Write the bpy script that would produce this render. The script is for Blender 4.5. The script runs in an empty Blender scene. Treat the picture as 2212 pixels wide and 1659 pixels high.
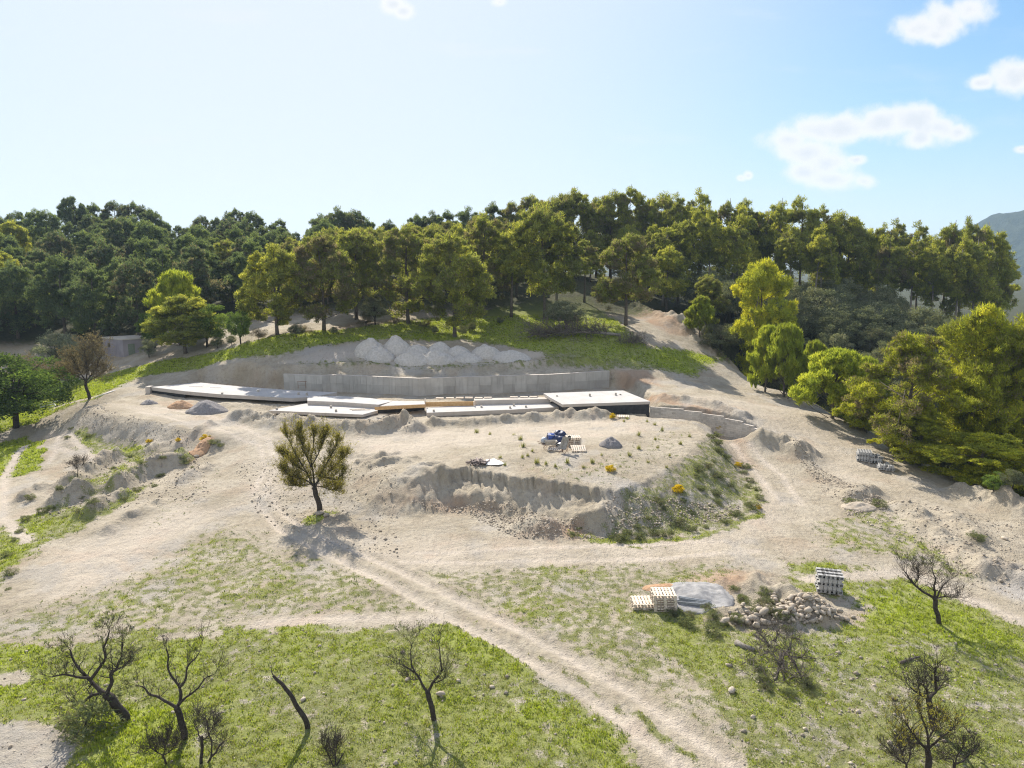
import bpy, math, random
import numpy as np
from mathutils import Vector, Matrix
R = math.radians
scene = bpy.context.scene
COL = scene.collection

# ------------------------------------------------------------------ camera
CAMZ, PITCH, F, IW, IH = 18.0, R(10.0), 1534.0, 2212.0, 1659.0
cam_d = bpy.data.cameras.new('camera')
cam_d.sensor_width = 36.0
cam_d.lens = 36.0 * F / IW
cam_d.clip_start, cam_d.clip_end = 0.5, 20000
cam = bpy.data.objects.new('camera', cam_d)
cam.location = (0, 0, CAMZ)
cam.rotation_euler = (R(90) - PITCH, 0, 0)
COL.objects.link(cam)
scene.camera = cam

# ------------------------------------------------------------------ light
SUN_AZ = R(-20.0)          # left of the viewing direction (+Y), sun is ahead of the camera
SUN_EL = R(38.0)
sd = bpy.data.lights.new('sun', 'SUN')
sd.energy, sd.angle, sd.color = 3.4, R(0.5), (1.0, 0.925, 0.82)
sun = bpy.data.objects.new('sun', sd)
sdir = Vector((math.sin(SUN_AZ) * math.cos(SUN_EL), math.cos(SUN_AZ) * math.cos(SUN_EL), math.sin(SUN_EL)))
sun.rotation_euler = sdir.to_track_quat('Z', 'Y').to_euler()
sun.location = (-40, 60, 80)
COL.objects.link(sun)

scene.view_settings.view_transform = 'Standard'
scene.view_settings.look = 'None'
scene.view_settings.gamma = 1.0
scene.view_settings.exposure = 1.34
scene.view_settings.use_curve_mapping = False
scene.cycles.max_bounces = 8
scene.cycles.diffuse_bounces = 6
scene.cycles.transmission_bounces = 5
scene.cycles.transparent_max_bounces = 4
scene.cycles.volume_bounces = 1
scene.cycles.use_denoising = True
scene.cycles.filter_width = 1.15
scene.cycles.denoising_prefilter = 'NONE'
scene.cycles.sample_clamp_indirect = 6.0


# ------------------------------------------------------------------ pixel <-> world (pixels of a 2212 x 1659 view)
cP, sP = math.cos(PITCH), math.sin(PITCH)
def rays(u, v):
    a = (np.asarray(u, float) - IW / 2) / F
    b = (IH / 2 - np.asarray(v, float)) / F
    return a, cP + sP * b, -sP + cP * b
def PZ(u, v, z):
    dx, dy, dz = rays(u, v)
    t = (z - CAMZ) / dz
    return float(dx * t), float(dy * t), float(z)
def PY(u, v, y):
    dx, dy, dz = rays(u, v)
    t = y / dy
    return float(dx * t), float(y), float(CAMZ + dz * t)

# ------------------------------------------------------------------ world: Nishita sky, thin veil near the sun, fair-weather clouds
world = bpy.data.worlds.new('World')
scene.world = world
world.use_nodes = True
wt = world.node_tree
wt.nodes.clear()
def N(t, kind, **kw):
    n = t.nodes.new(kind)
    for k, v in kw.items():
        if k.startswith('i_'):
            n.inputs[int(k[2:])].default_value = v
        else:
            setattr(n, k, v)
    return n
def M(t, op, a, b=None, c=None, clamp=False):
    n = t.nodes.new('ShaderNodeMath'); n.operation = op; n.use_clamp = clamp
    for i, s in enumerate((a, b, c)):
        if s is None: continue
        if isinstance(s, (int, float)): n.inputs[i].default_value = s
        else: t.links.new(s, n.inputs[i])
    return n.outputs[0]
def SS(t, x, lo, hi):
    n = t.nodes.new('ShaderNodeMapRange'); n.interpolation_type = 'SMOOTHSTEP'
    t.links.new(x, n.inputs[0]); n.inputs[1].default_value = lo; n.inputs[2].default_value = hi
    return n.outputs[0]
def MIXC(t, fac, a, b, mode='MIX'):
    n = t.nodes.new('ShaderNodeMix'); n.data_type = 'RGBA'; n.blend_type = mode
    for i, s in ((0, fac), (6, a), (7, b)):
        if isinstance(s, (int, float)): n.inputs[i].default_value = s
        elif isinstance(s, tuple): n.inputs[i].default_value = (*s, 1.0) if len(s) == 3 else s
        else: t.links.new(s, n.inputs[i])
    return n.outputs[2]
SKY_STRENGTH = 0.11
sky = N(wt, 'ShaderNodeTexSky', sky_type='NISHITA')
sky.sun_disc = False
sky.sun_elevation = SUN_EL
sky.sun_rotation = SUN_AZ
sky.altitude = 100
sky.air_density, sky.dust_density, sky.ozone_density = 1.0, 0.5, 1.5
tc = N(wt, 'ShaderNodeTexCoord')
sx = N(wt, 'ShaderNodeSeparateXYZ')
wt.links.new(tc.outputs['Generated'], sx.inputs[0])
ysafe = M(wt, 'MAXIMUM', sx.outputs[1], 0.02)
gX = M(wt, 'DIVIDE', sx.outputs[0], ysafe)
gZ = M(wt, 'DIVIDE', sx.outputs[2], ysafe)
cv = N(wt, 'ShaderNodeCombineXYZ'); wt.links.new(gX, cv.inputs[0]); wt.links.new(gZ, cv.inputs[1])
nz = N(wt, 'ShaderNodeTexNoise'); nz.inputs['Scale'].default_value = 13; nz.inputs['Detail'].default_value = 9; nz.inputs['Roughness'].default_value = 0.58
wt.links.new(cv.outputs[0], nz.inputs['Vector'])
nz2 = N(wt, 'ShaderNodeTexNoise'); nz2.inputs['Scale'].default_value = 45; nz2.inputs['Detail'].default_value = 5
wt.links.new(cv.outputs[0], nz2.inputs['Vector'])
PUFFS = [  # (u, v, ru, rv) cloud puffs
    (1985, 60, 62, 34), (2040, 48, 60, 40), (2095, 20, 50, 34), (2020, 78, 46, 22),
    (2115, 180, 32, 16), (2190, 172, 42, 34), (2225, 160, 40, 30),
    (1700, 300, 62, 32), (1760, 282, 60, 32), (1825, 278, 62, 34), (1900, 268, 70, 36), (1975, 258, 70, 34), (2030, 276, 62, 38),
    (2070, 285, 36, 22), (1745, 330, 68, 34), (1790, 355, 60, 30), (1735, 372, 56, 26), (1800, 388, 72, 24), (1865, 392, 30, 16),
    (1850, 345, 26, 12), (1992, 300, 50, 26),
    (1600, 385, 14, 8), (1616, 380, 11, 9), (850, 8, 28, 20), (872, 24, 22, 16), (1080, 4, 18, 12), (2205, 322, 22, 9)]
acc = None
for (u, v, ru, rv) in PUFFS:
    dx, dy, dz = rays(u, v); cx, cz = float(dx / dy), float(dz / dy)
    rx, rz = ru / F * 1.15, rv / F * 1.1
    a = M(wt, 'DIVIDE', M(wt, 'SUBTRACT', gX, cx), rx)
    b = M(wt, 'DIVIDE', M(wt, 'SUBTRACT', gZ, cz), rz)
    d2 = M(wt, 'ADD', M(wt, 'MULTIPLY', a, a), M(wt, 'MULTIPLY', b, b))
    val = M(wt, 'SUBTRACT', 1.0, M(wt, 'SQRT', d2))
    acc = val if acc is None else M(wt, 'SMOOTH_MAX', acc, val, 0.25)
nsum = M(wt, 'ADD', M(wt, 'MULTIPLY', M(wt, 'SUBTRACT', nz.outputs[0], 0.5), 1.9), M(wt, 'MULTIPLY', M(wt, 'SUBTRACT', nz2.outputs[0], 0.5), 0.7))
dens = M(wt, 'ADD', acc, nsum)
alpha = SS(wt, dens, -0.12, 0.7)
front = SS(wt, sx.outputs[1], 0.1, 0.3)
alpha = M(wt, 'MULTIPLY', alpha, front)
# streaky high cirrus
mp = N(wt, 'ShaderNodeMapping'); mp.inputs['Scale'].default_value = (3.0, 14.0, 1.0); mp.inputs['Rotation'].default_value = (0, 0, R(-10))
wt.links.new(cv.outputs[0], mp.inputs[0])
nc = N(wt, 'ShaderNodeTexNoise'); nc.inputs['Scale'].default_value = 1.5; nc.inputs['Detail'].default_value = 6
wt.links.new(mp.outputs[0], nc.inputs['Vector'])
cir = M(wt, 'MULTIPLY', SS(wt, nc.outputs[0], 0.55, 0.85), 0.25)
# veil of thin high haze that thickens around the sun
sv = N(wt, 'ShaderNodeVectorMath', operation='DOT_PRODUCT'); sv.inputs[1].default_value = tuple(sdir)
wt.links.new(tc.outputs['Generated'], sv.inputs[0])
veil = M(wt, 'MULTIPLY', SS(wt, sv.outputs['Value'], 0.60, 0.97), 0.85)
lowv = M(wt, 'MULTIPLY', M(wt, 'SUBTRACT', 1.0, SS(wt, sx.outputs[2], -0.02, 0.30)), 0.2)
# soft shoulder on the very bright sky near the sun, slightly cooler tint
sep = N(wt, 'ShaderNodeSeparateColor'); wt.links.new(sky.outputs[0], sep.inputs[0])
com = N(wt, 'ShaderNodeCombineColor')
K = SKY_STRENGTH * 2 ** scene.view_settings.exposure
for ch, (tn, gn) in enumerate(((.395, 1.0), (.53, 1.02), (.68, 1.12))):
    dd = M(wt, 'MULTIPLY', sep.outputs[ch], K * tn)
    sc_ = M(wt, 'POWER', M(wt, 'ADD', 1.0, M(wt, 'POWER', dd, 3.0)), -1 / 3)
    wt.links.new(M(wt, 'MULTIPLY', M(wt, 'MULTIPLY', dd, sc_), gn / K), com.inputs[ch])
def disp(*c): return tuple(q / K for q in c)
skyc = MIXC(wt, M(wt, 'ADD', M(wt, 'ADD', veil, cir), lowv, clamp=True), com.outputs[0], disp(.84, .89, 1.0))
shade = MIXC(wt, SS(wt, dens, 0.35, 1.2), disp(1.0, 1.0, 1.01), disp(.80, .84, .90))
skyc = MIXC(wt, alpha, skyc, shade)
# unseen bright clouds behind the camera, added to lift the camera-facing shade
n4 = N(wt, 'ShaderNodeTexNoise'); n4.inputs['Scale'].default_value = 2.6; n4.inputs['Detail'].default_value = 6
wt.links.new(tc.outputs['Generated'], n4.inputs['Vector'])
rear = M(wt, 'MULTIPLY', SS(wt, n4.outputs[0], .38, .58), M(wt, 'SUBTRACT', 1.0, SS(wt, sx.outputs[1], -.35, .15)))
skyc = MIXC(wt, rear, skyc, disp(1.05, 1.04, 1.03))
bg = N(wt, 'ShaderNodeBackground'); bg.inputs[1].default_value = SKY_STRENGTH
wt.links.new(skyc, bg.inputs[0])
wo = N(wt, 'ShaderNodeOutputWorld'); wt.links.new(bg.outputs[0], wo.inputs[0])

# ------------------------------------------------------------------ noise
def _hash(ix, iy, seed):
    h = (ix.astype(np.int64) * 374761393 + iy.astype(np.int64) * 668265263 + seed * 974711) & 0xffffffff
    h = ((h ^ (h >> 13)) * 1274126177) & 0xffffffff
    return ((h ^ (h >> 16)) & 0xffff) / 65536.0
def perlin(x, y, seed=0):
    x = np.asarray(x, float); y = np.asarray(y, float)
    xi = np.floor(x); yi = np.floor(y); fx = x - xi; fy = y - yi
    ux = fx * fx * fx * (fx * (fx * 6 - 15) + 10); uy = fy * fy * fy * (fy * (fy * 6 - 15) + 10)
    def g(ox, oy):
        a = _hash(xi + ox, yi + oy, seed) * 2 * np.pi
        return np.cos(a) * (fx - ox) + np.sin(a) * (fy - oy)
    n0 = g(0, 0) * (1 - ux) + g(1, 0) * ux
    n1 = g(0, 1) * (1 - ux) + g(1, 1) * ux
    return (n0 * (1 - uy) + n1 * uy) * 1.5
def fbm(x, y, octv=4, seed=0, gain=0.5):
    s = 0; a = 1.0
    for i in range(octv):
        s = s + a * perlin(np.asarray(x) * 2 ** i, np.asarray(y) * 2 ** i, seed + i * 17); a *= gain
    return s
def sstep(x, lo, hi):
    t = np.clip((x - lo) / (hi - lo), 0, 1)
    return t * t * (3 - 2 * t)

# ------------------------------------------------------------------ polygon / polyline distances
def seg_dist(x, y, ax, ay, bx, by):
    dx, dy = bx - ax, by - ay
    L = dx * dx + dy * dy + 1e-12
    t = np.clip(((x - ax) * dx + (y - ay) * dy) / L, 0, 1)
    return np.hypot(x - ax - t * dx, y - ay - t * dy), t
def poly_sd(x, y, poly, margin=8.0):
    """signed distance: negative inside; +margin far away"""
    poly = np.asarray(poly, float)[:, :2]
    out = np.full(np.shape(x), margin, float)
    m = (x > poly[:, 0].min() - margin) & (x < poly[:, 0].max() + margin) & (y > poly[:, 1].min() - margin) & (y < poly[:, 1].max() + margin)
    if not m.any(): return out
    X, Y = x[m], y[m]
    d = np.full(X.shape, 1e9); ins = np.zeros(X.shape, bool)
    for i in range(len(poly)):
        ax, ay = poly[i]; bx, by = poly[(i + 1) % len(poly)]
        d = np.minimum(d, seg_dist(X, Y, ax, ay, bx, by)[0])
        c = ((ay > Y) != (by > Y)) & (X < (bx - ax) * (Y - ay) / (by - ay + 1e-12) + ax)
        ins ^= c
    out[m] = np.where(ins, -d, d)
    return out
def line_d(x, y, pts, margin=8.0):
    pts = np.asarray(pts, float)[:, :2]
    out = np.full(np.shape(x), margin, float); tt = np.zeros(np.shape(x))
    m = (x > pts[:, 0].min() - margin) & (x < pts[:, 0].max() + margin) & (y > pts[:, 1].min() - margin) & (y < pts[:, 1].max() + margin)
    if not m.any(): return out, tt
    X, Y = x[m], y[m]; d = np.full(X.shape, 1e9); T = np.zeros(X.shape)
    n = len(pts) - 1
    for i in range(n):
        di, t = seg_dist(X, Y, *pts[i], *pts[i + 1])
        b = di < d; d = np.where(b, di, d); T = np.where(b, (i + t) / n, T)
    out[m] = d; tt[m] = T
    return out, tt
class MQ:
    """multiquadric height surface through scattered control points"""
    def __init__(s, pts, c=4.0):
        p = np.asarray(pts, float); s.p = p; s.c = c
        n = len(p)
        A = np.zeros((n + 3, n + 3)); D = np.hypot(p[:, None, 0] - p[None, :, 0], p[:, None, 1] - p[None, :, 1])
        A[:n, :n] = np.sqrt(D * D + c * c) + np.eye(n) * 1e-6
        A[:n, n:] = np.c_[np.ones(n), p[:, :2] / 50]; A[n:, :n] = A[:n, n:].T
        s.w = np.linalg.lstsq(A, np.r_[p[:, 2], 0, 0, 0], rcond=None)[0]
    def __call__(s, x, y):
        z = s.w[-3] + s.w[-2] * x / 50 + s.w[-1] * y / 50
        for (px, py, _), w in zip(s.p, s.w[:-3]):
            z = z + w * np.sqrt((x - px) ** 2 + (y - py) ** 2 + s.c ** 2)
        return z

# ------------------------------------------------------------------ terrain height
ctrl = [PZ(*p) for p in [
    (-60, 1659, -.5), (500, 1659, -.1), (1106, 1659, 0), (1700, 1659, 0), (2260, 1659, -.3),
    (0, 1400, -.6), (600, 1400, 0), (1106, 1400, 0), (1700, 1400, 0), (2212, 1400, -.3),
    (0, 1220, -1.0), (350, 1220, -.3), (800, 1200, .1), (1300, 1195, 0), (1700, 1180, 0), (2000, 1200, -.1), (2230, 1230, -.4),
    (540, 1060, .5), (700, 1080, .3), (300, 1090, -.2), (0, 1090, -1.4), (120, 1050, -1.1), (430, 1060, .3),
    (0, 970, -1.6), (90, 1000, -1.3), (250, 1000, -.7), (420, 1000, .2), (560, 950, 1.5), (520, 985, .9),
    (140, 936, -.3), (270, 952, -.2), (380, 972, .1), (470, 965, .8),
    (450, 880, 1.9), (600, 915, 1.85), (750, 950, 1.8),
    (100, 885, -.4), (0, 925, -1.3), (60, 850, .0), (195, 862, 1.3), (270, 850, 1.9), (300, 800, 3.0),
    (262, 771, 3.4), (400, 762, 4.9), (420, 800, 3.6), (500, 770, 5.3), (520, 800, 4.2),
    (600, 724, 7.6), (700, 718, 7.7), (770, 690, 8.8), (880, 700, 8.3), (980, 728, 7.0), (1046, 680, 9.2), (1105, 684, 9.1), (1190, 688, 8.8), (1200, 655, 10.6),
    (720, 775, 5.3), (850, 765, 5.7), (1000, 780, 5.0), (1150, 770, 5.3), (900, 802, 4.15), (1100, 800, 4.15), (700, 797, 4.3), (620, 795, 4.4), (1300, 795, 4.15),
    (1350, 700, 8.3), (1240, 740, 6.6), (1400, 760, 5.6), (1480, 700, 8.0), (1440, 805, 3.7), (1500, 770, 4.7), (1590, 740, 4.9),
    (1400, 842, 2.9), (1430, 858, 3.0), (1500, 868, 2.9), (1560, 886, 2.6), (1620, 906, 2.2), (1660, 926, 1.8), (1720, 940, 1.3), (1700, 1000, .6), (1780, 1040, .2),
    (1510, 825, 2.9), (1620, 835, 1.9), (1720, 875, 1.2), (1850, 940, .6), (2000, 1020, .1), (2130, 1075, -.3), (2230, 1100, -.5),
    (1900, 1060, .15), (2050, 1150, 0)]]
EDGE = [PZ(*p) for p in [(1610, 813, 2.1), (1650, 836, 1.7), (1740, 862, 1.2), (1860, 922, .6), (1960, 985, .2), (2060, 1032, -.1), (2160, 1068, -.4), (2235, 1088, -.6)]]
ctrl += EDGE
for (ex, ey, ez) in EDGE[1:]:                    # the ground falls away behind the edge of the dirt strip
    for far, dz in ((2.5, -.45), (8, -2.4), (18, -4.5)):
        k = 1 + far / math.hypot(ex, ey); ctrl.append((ex * k, ey * k, ez + dz))
ctrl += [(-60, 60, -2.5), (-52, 75, -2.0), (-65, 100, 1.0), (10, 55, .7), (0, 62, 1.3), (8, 74, 2.0), (-12, 77, 2.0), (-25, 80, 2.0), (0, 20, 0), (40, 25, -.5), (-40, 25, -.8),
         (60, 75, -5), (80, 95, -6), (70, 60, -3), (55, 110, .5), (45, 125, 5), (62, 140, 6.5), (80, 140, 3), (75, 165, 5), (100, 160, -2), (90, 130, -5),
         (35, 150, 9), (20, 150, 13.5), (0, 155, 15), (-20, 165, 16), (-40, 180, 17), (-62, 190, 17), (-52, 150, 11.5), (-90, 205, 19), (-130, 210, 20),
         (-80, 160, 14), (-62, 130, 8.5), (-85, 125, 6), (-110, 130, 8), (-110, 165, 16), (-45, 130, 10), (-30, 135, 12), (15, 132, 12.0), (25, 118, 8),
         (-100, 95, 1), (-110, 60, -3), (120, 70, -8), (120, 110, -9), (60, 175, 8), (30, 185, 13), (0, 200, 15), (60, 210, 4), (120, 180, -3),
         (-70, 300, 12), (0, 320, 5), (-160, 300, 18), (100, 300, -8), (0, 500, -12), (300, 300, -12), (-300, 300, 0), (-250, 150, 5), (250, 120, -12), (0, -50, 0), (200, -20, -3), (-200, -20, -3),
         (600, 600, -14), (-600, 600, -14), (0, 1200, -15), (1500, 1500, -15), (-1500, 1500, -15), (0, 4000, -15), (4000, 3000, -15), (-4000, 3000, -15)]
BASE = MQ(ctrl, 4.0)

# retaining wall foot (world), masonry wall along the ramp
RW = [PZ(614, 840.5, 2.1), PZ(697, 844.5, 2.1), PZ(714, 842.5, 2.1), PZ(756, 843.8, 2.1), PZ(905, 851, 2.1), PZ(1188, 841.5, 2.1), PZ(1316, 833, 2.1)]
RWTOP = 4.0
MW = [PZ(1404, 879, 2.6), PZ(1476, 887, 2.45), PZ(1516, 893.5, 2.3), PZ(1563, 903.5, 2.1), PZ(1604, 915, 1.9), PZ(1628, 924, 1.75), PZ(1651, 938, 1.55)]
MWtop = [2.6, 2.45, 2.3, 2.1, 1.9, 1.75, 1.55]

TERR = [PZ(300, 880, 2)] + [PZ(318, 846, 2.1), PZ(430, 829, 2.1), PZ(520, 832, 2.1), PZ(600, 838.5, 2.1)] + [(x, y + .25, 0) for x, y, z in RW] + \
       [PZ(1345, 834, 2.2), PZ(1372, 846, 2.3), PZ(1402, 875, 2.0), PZ(1402, 905, 2.0), PZ(900, 925, 2.0), PZ(520, 905, 2.0)]

TERR2 = [PZ(*p) for p in [(180, 880, 1.8), (215, 891, 1.8), (300, 905, 1.8), (400, 924, 1.8), (480, 938, 1.7), (540, 930, 1.8), (600, 900, 1.85), (480, 865, 1.85), (330, 860, 1.8), (240, 868, 1.8)]]

PT = [(850, 1030, 2.00), (905, 1030, 2.20), (960, 1022, 2.30), (1000, 1010, 2.40), (1060, 1018, 2.40), (1130, 1030, 2.40), (1200, 1038, 2.30), (1260, 1048, 2.20),
      (1310, 1058, 2.15), (1370, 1046, 2.20), (1430, 1020, 2.25), (1480, 985, 2.55), (1520, 945, 2.45), (1496, 912, 2.4), (1400, 897, 2.3), (1200, 905, 2.1), (950, 925, 1.9), (820, 945, 1.8), (765, 985, 1.7)]
PLAT = [PZ(*p) for p in PT]
#        cliff share and slope width per edge point
CLIFF = [.1, .4, .6, .8, .8, .8, .75, .6, .4, .2, .05, 0, 0, 0, 0, 0, 0, 0, 0]
WID = [4.5, 3.2, 2.8, 2.6, 2.6, 2.8, 3.2, 3.4, 3.6, 4.2, 5, 5, 3.0, 1.5, 2, 2, 2, 3, 5]
PTOP = MQ(PLAT + [PZ(1100, 980, 2.6), PZ(1300, 980, 2.65), PZ(1000, 950, 2.2), PZ(1400, 940, 2.6), PZ(1250, 935, 2.35)], 3.0)

_mw = np.array(MW)[:, :2]
_t = np.gradient(_mw, axis=0); _t /= np.linalg.norm(_t, axis=1)[:, None]
_nr = np.c_[_t[:, 1], -_t[:, 0]]              # towards the camera side
RAMP_IN = _mw + _nr * np.array([2.6, 2.6, 2.6, 2.8, 3.2, 3.6, 4.2])[:, None]
RAMP = [tuple(p) for p in (_mw - _nr * .12)] + [tuple(p) for p in RAMP_IN[::-1]]
RAMPZ = MQ([(*p, z) for p, z in zip(_mw, [-.1, .1, .2, .35, .45, .5, .55])] + [(*p, z) for p, z in zip(RAMP_IN, [-.1, .1, .2, .3, .38, .4, .42])], 3.0)

RIDGES = [  # spoil ridges: points (u, v, z), height, half width, roughness
    ([(515, 906, 1.9), (600, 917, 1.9), (700, 927, 1.9), (790, 932, 1.9), (870, 929, 1.9), (895, 931, 1.9)], 1.05, 1.6),
    ([(835, 920, 1.9), (880, 925, 1.9)], .7, 1.3),
    ([(935, 918, 2.0), (1000, 917, 2.0), (1100, 910, 2.1), (1200, 904, 2.2), (1290, 900, 2.3)], .75, 1.1), ([(1215, 899, 2.2), (1260, 897, 2.2), (1310, 899, 2.3)], .55, 1.0),
    ([(480, 872, 1.9), (560, 878, 1.9), (640, 886, 1.9)], .25, 1.0),
    ([(1650, 950, 1.6), (1690, 960, 1.3), (1735, 980, .9)], 1.15, 1.7),
    ([(620, 797, 4.3), (700, 796, 4.3), (790, 798, 4.2), (850, 801, 4.2)], .45, .9),
    ([(960, 803, 4.15), (1060, 799, 4.15), (1200, 792, 4.15), (1300, 790, 4.2)], .5, .8),
    ([(1380, 665, 9.6), (1420, 682, 8.8), (1465, 705, 7.7), (1520, 735, 6.0), (1590, 770, 4.2)], 1.3, 2.6),
    ([(1470, 672, 9.2), (1530, 715, 7.0)], .9, 1.8),
    ([(1412, 861, 2.9), (1476, 868, 2.8), (1520, 877, 2.6), (1570, 891, 2.4), (1610, 904, 2.1)], .6, .9),
    ([(770, 1005, 1.4), (815, 992, 1.7), (860, 980, 1.9)], .25, .35), ([(800, 1020, 1.3), (850, 1003, 1.8), (900, 990, 2.1)], .3, .4), ([(745, 995, 1.4), (780, 980, 1.6)], .2, .35), ([(880, 1022, 1.8), (940, 1002, 2.2)], .25, .4),
    # left field spoil mounds
    ([(150, 1050, -1.0), (210, 1015, -.9), (250, 995, -.8)], 1.16, 1.1), ([(130, 1085, -.8), (190, 1068, -.6)], 1.30, 1.3),
    ([(255, 1055, -.3), (310, 1025, -.2), (390, 1000, 0)], 1.30, 1.2), ([(190, 1110, -.5), (260, 1075, -.3)], 0.87, 1.0),
    ([(300, 975, -.3), (380, 980, -.1)], 0.58, 1.0), ([(60, 1075, -1.1), (90, 1060, -1.1)], 0.72, 1.3),
    ([(395, 1040, .1), (450, 1010, .4)], 0.51, 1.0), ([(230, 1140, -.3), (330, 1090, 0)], 0.43, 1.0), ([(420, 950, .9), (455, 930, 1.3)], 0.43, .8),
    # right strip hillocks
    ([(2075, 1062, 0), (2100, 1068, 0)], 0.91, 1.1), ([(2135, 1088, -.2), (2160, 1096, -.2)], 1.17, 1.3), ([(2200, 1112, -.3), (2230, 1125, -.3)], 1.30, 1.4),
    ([(2160, 1230, -.1), (2230, 1260, -.3)], 1.04, 1.3), ([(1945, 1095, .1), (1990, 1115, .1)], 0.59, .9), ([(2060, 1120, 0), (2110, 1160, -.1)], 0.45, 1.2),
    ([(1840, 1075, .1), (1880, 1070, .1)], 0.78, 1.1), ([(1990, 1135, 0), (2060, 1180, -.1), (2120, 1230, -.1)], 0.45, 1.2),
    # talus and rubble at the plateau foot
    ([(1010, 1090, .4), (1050, 1095, .4)], .7, 1.2), ([(1140, 1140, .2), (1185, 1150, .1)], .9, 1.2), ([(1240, 1130, .2), (1290, 1140, .1)], .6, 1.1),
    ([(900, 1062, .6), (950, 1065, .6)], .5, 1.0), ([(760, 985, 1.6), (830, 985, 1.9)], .25, .6), ([(790, 1010, 1.4), (880, 1000, 2.0)], .25, .5),
    # stone heap, brush and sand places in the right field
    ([(1640, 1275, 0), (1700, 1300, 0), (1760, 1330, 0)], .8, 1.25), ([(1560, 1335, 0), (1640, 1330, 0), (1700, 1345, 0)], .45, .9), ([(1560, 1260, 0), (1620, 1255, 0)], .25, 1.0),
    ([(1490, 1285, 0), (1540, 1290, 0)], .15, 1.5),
    ([(690, 1110, .3), (700, 1112, .3)], .25, .8)]
RIDGES = [([PZ(*p) for p in pts], h, w) for pts, h, w in RIDGES]

TRACKS = [  # wheel ruts and worn ways: (points (u, v), half width, kind)
    ([(555, 1085), (600, 1140), (690, 1190), (830, 1255), (1000, 1350), (1120, 1412), (1230, 1475), (1340, 1550), (1450, 1640), (1520, 1700)], .34),
    ([(575, 1060), (615, 1115), (720, 1170), (860, 1232), (1000, 1302), (1130, 1365), (1250, 1430), (1370, 1500), (1480, 1580), (1590, 1660), (1640, 1710)], .34)]

def to_ground_flat(pts):  # first guess, all on z = 0..; refined later with G
    return [PZ(u, v, 0.0) for u, v in pts]

def H(x, y, fine=True):
    x = np.asarray(x, float); y = np.asarray(y, float)
    z = BASE(x, y)
    wob = .35 * fbm(x / 1.7, y / 1.7, 3, 5)
    # building terrace, cut into the slope
    sd = poly_sd(x, y, TERR)
    z = np.where(sd < 4, z + (1.9 - z) * (1 - sstep(sd + wob * (sd > .05) * np.clip((sd - .05) / .5, 0, 1), 0.0, 1.1)), z)
    sd = poly_sd(x, y, TERR2, 6)
    s2 = np.clip((sd + wob * .5 * (sd > -.6)) / 2.7, 0, 1)
    z = np.where(sd < 5, z + (1.82 - z) * (1 - s2 * s2 * (3 - 2 * s2) * .4 - s2 * .6), z)
    # plateau of tipped earth
    pl = np.asarray(PLAT)[:, :2]
    m = (x > pl[:, 0].min() - 8) & (x < pl[:, 0].max() + 8) & (y > pl[:, 1].min() - 8) & (y < pl[:, 1].max() + 8)
    if m.any():
        X, Y = x[m], y[m]
        sd = poly_sd(X, Y, PLAT, 9)
        ws = 0; cf = 0; wd = 0
        n = len(pl)
        for i in range(n):
            d, t = seg_dist(X, Y, *pl[i], *pl[(i + 1) % n])
            w = 1 / (d + .25) ** 3
            ws = ws + w; cf = cf + w * (CLIFF[i] * (1 - t) + CLIFF[(i + 1) % n] * t); wd = wd + w * (WID[i] * (1 - t) + WID[(i + 1) % n] * t)
        cf /= ws; wd /= ws
        gul = 1 - np.abs(fbm(X / 1.5 + Y * .15, Y / 5, 3, 21)) * 1.6           # gullies run down the face
        gul = np.clip(gul, 0, 1) ** 2 * .7 + .25 * fbm(X / .7, Y / 1.5, 3, 23)
        d = sd + (wob[m] * .8 + gul * .6 - .25 + .3 * fbm(X / .9, Y / .9, 3, 29)) * (.35 + .65 * cf) * (sd > -2.5)
        top = PTOP(X, Y); bs = z[m]
        s = np.clip(d / wd, 0, 1)
        slope = 1 - s * s * (3 - 2 * s) * .35 - s * .65
        cl = np.where(d < .45, 1 - .45 * sstep(d, 0, .45), .55 * (1 - np.clip((d - .45) / (wd - .45), 0, 1)) ** 1.4)
        prof = slope * (1 - cf) + cl * cf
        hh = bs + (np.maximum(top, bs) - bs) * prof
        z = z.copy(); z[m] = np.where(sd < 8.5, hh, bs)
    # sunken ramp in front of the masonry wall
    sd = poly_sd(x, y, RAMP, 5)
    dW, _ = line_d(x, y, _mw, 5)
    soft = np.where(dW < np.abs(sd) + .3, .35, 1.3)
    k = 1 - sstep(sd, 0, soft)
    z = np.where(k > 0, z + (np.minimum(RAMPZ(x, y), z) - z) * k, z)
    rough = np.zeros_like(z)
    for pts, h, w in RIDGES:
        d, t = line_d(x, y, pts, w * 2.2 + .5)
        on = d < w * 2.2
        if on.any():
            lump = np.clip(1 + .45 * fbm(x[on] / 1.6, y[on] / 1.6, 3, 3), .35, 1.6)
            g = np.exp(-(d[on] / w) ** 2 * 1.6) - .02
            z[on] = z[on] + h * np.clip(g, 0, 1) * lump
            rough[on] = np.maximum(rough[on], np.clip(g, 0, 1))
    if fine:
        far = 1 / (1 + np.maximum(y - 60, 0) / 60)
        z = z + (.10 * fbm(x / 5, y / 5, 3, 7) + (.03 + .10 * rough) * fbm(x / .8, y / .8, 4, 9) + .02 * fbm(x / .25, y / .25, 2, 31)) * np.where(y < 250, 1, 3)
        for pts, w in RUTS:
            d, t = line_d(x, y, pts, 3)
            z = z - .10 * np.exp(-(d / w) ** 2) + .035 * np.exp(-((d - w * 1.7) / (w * .6)) ** 2)
    return z
RUTS = []
def h1(x, y): return float(H(np.array([float(x)]), np.array([float(y)]))[0])
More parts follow.
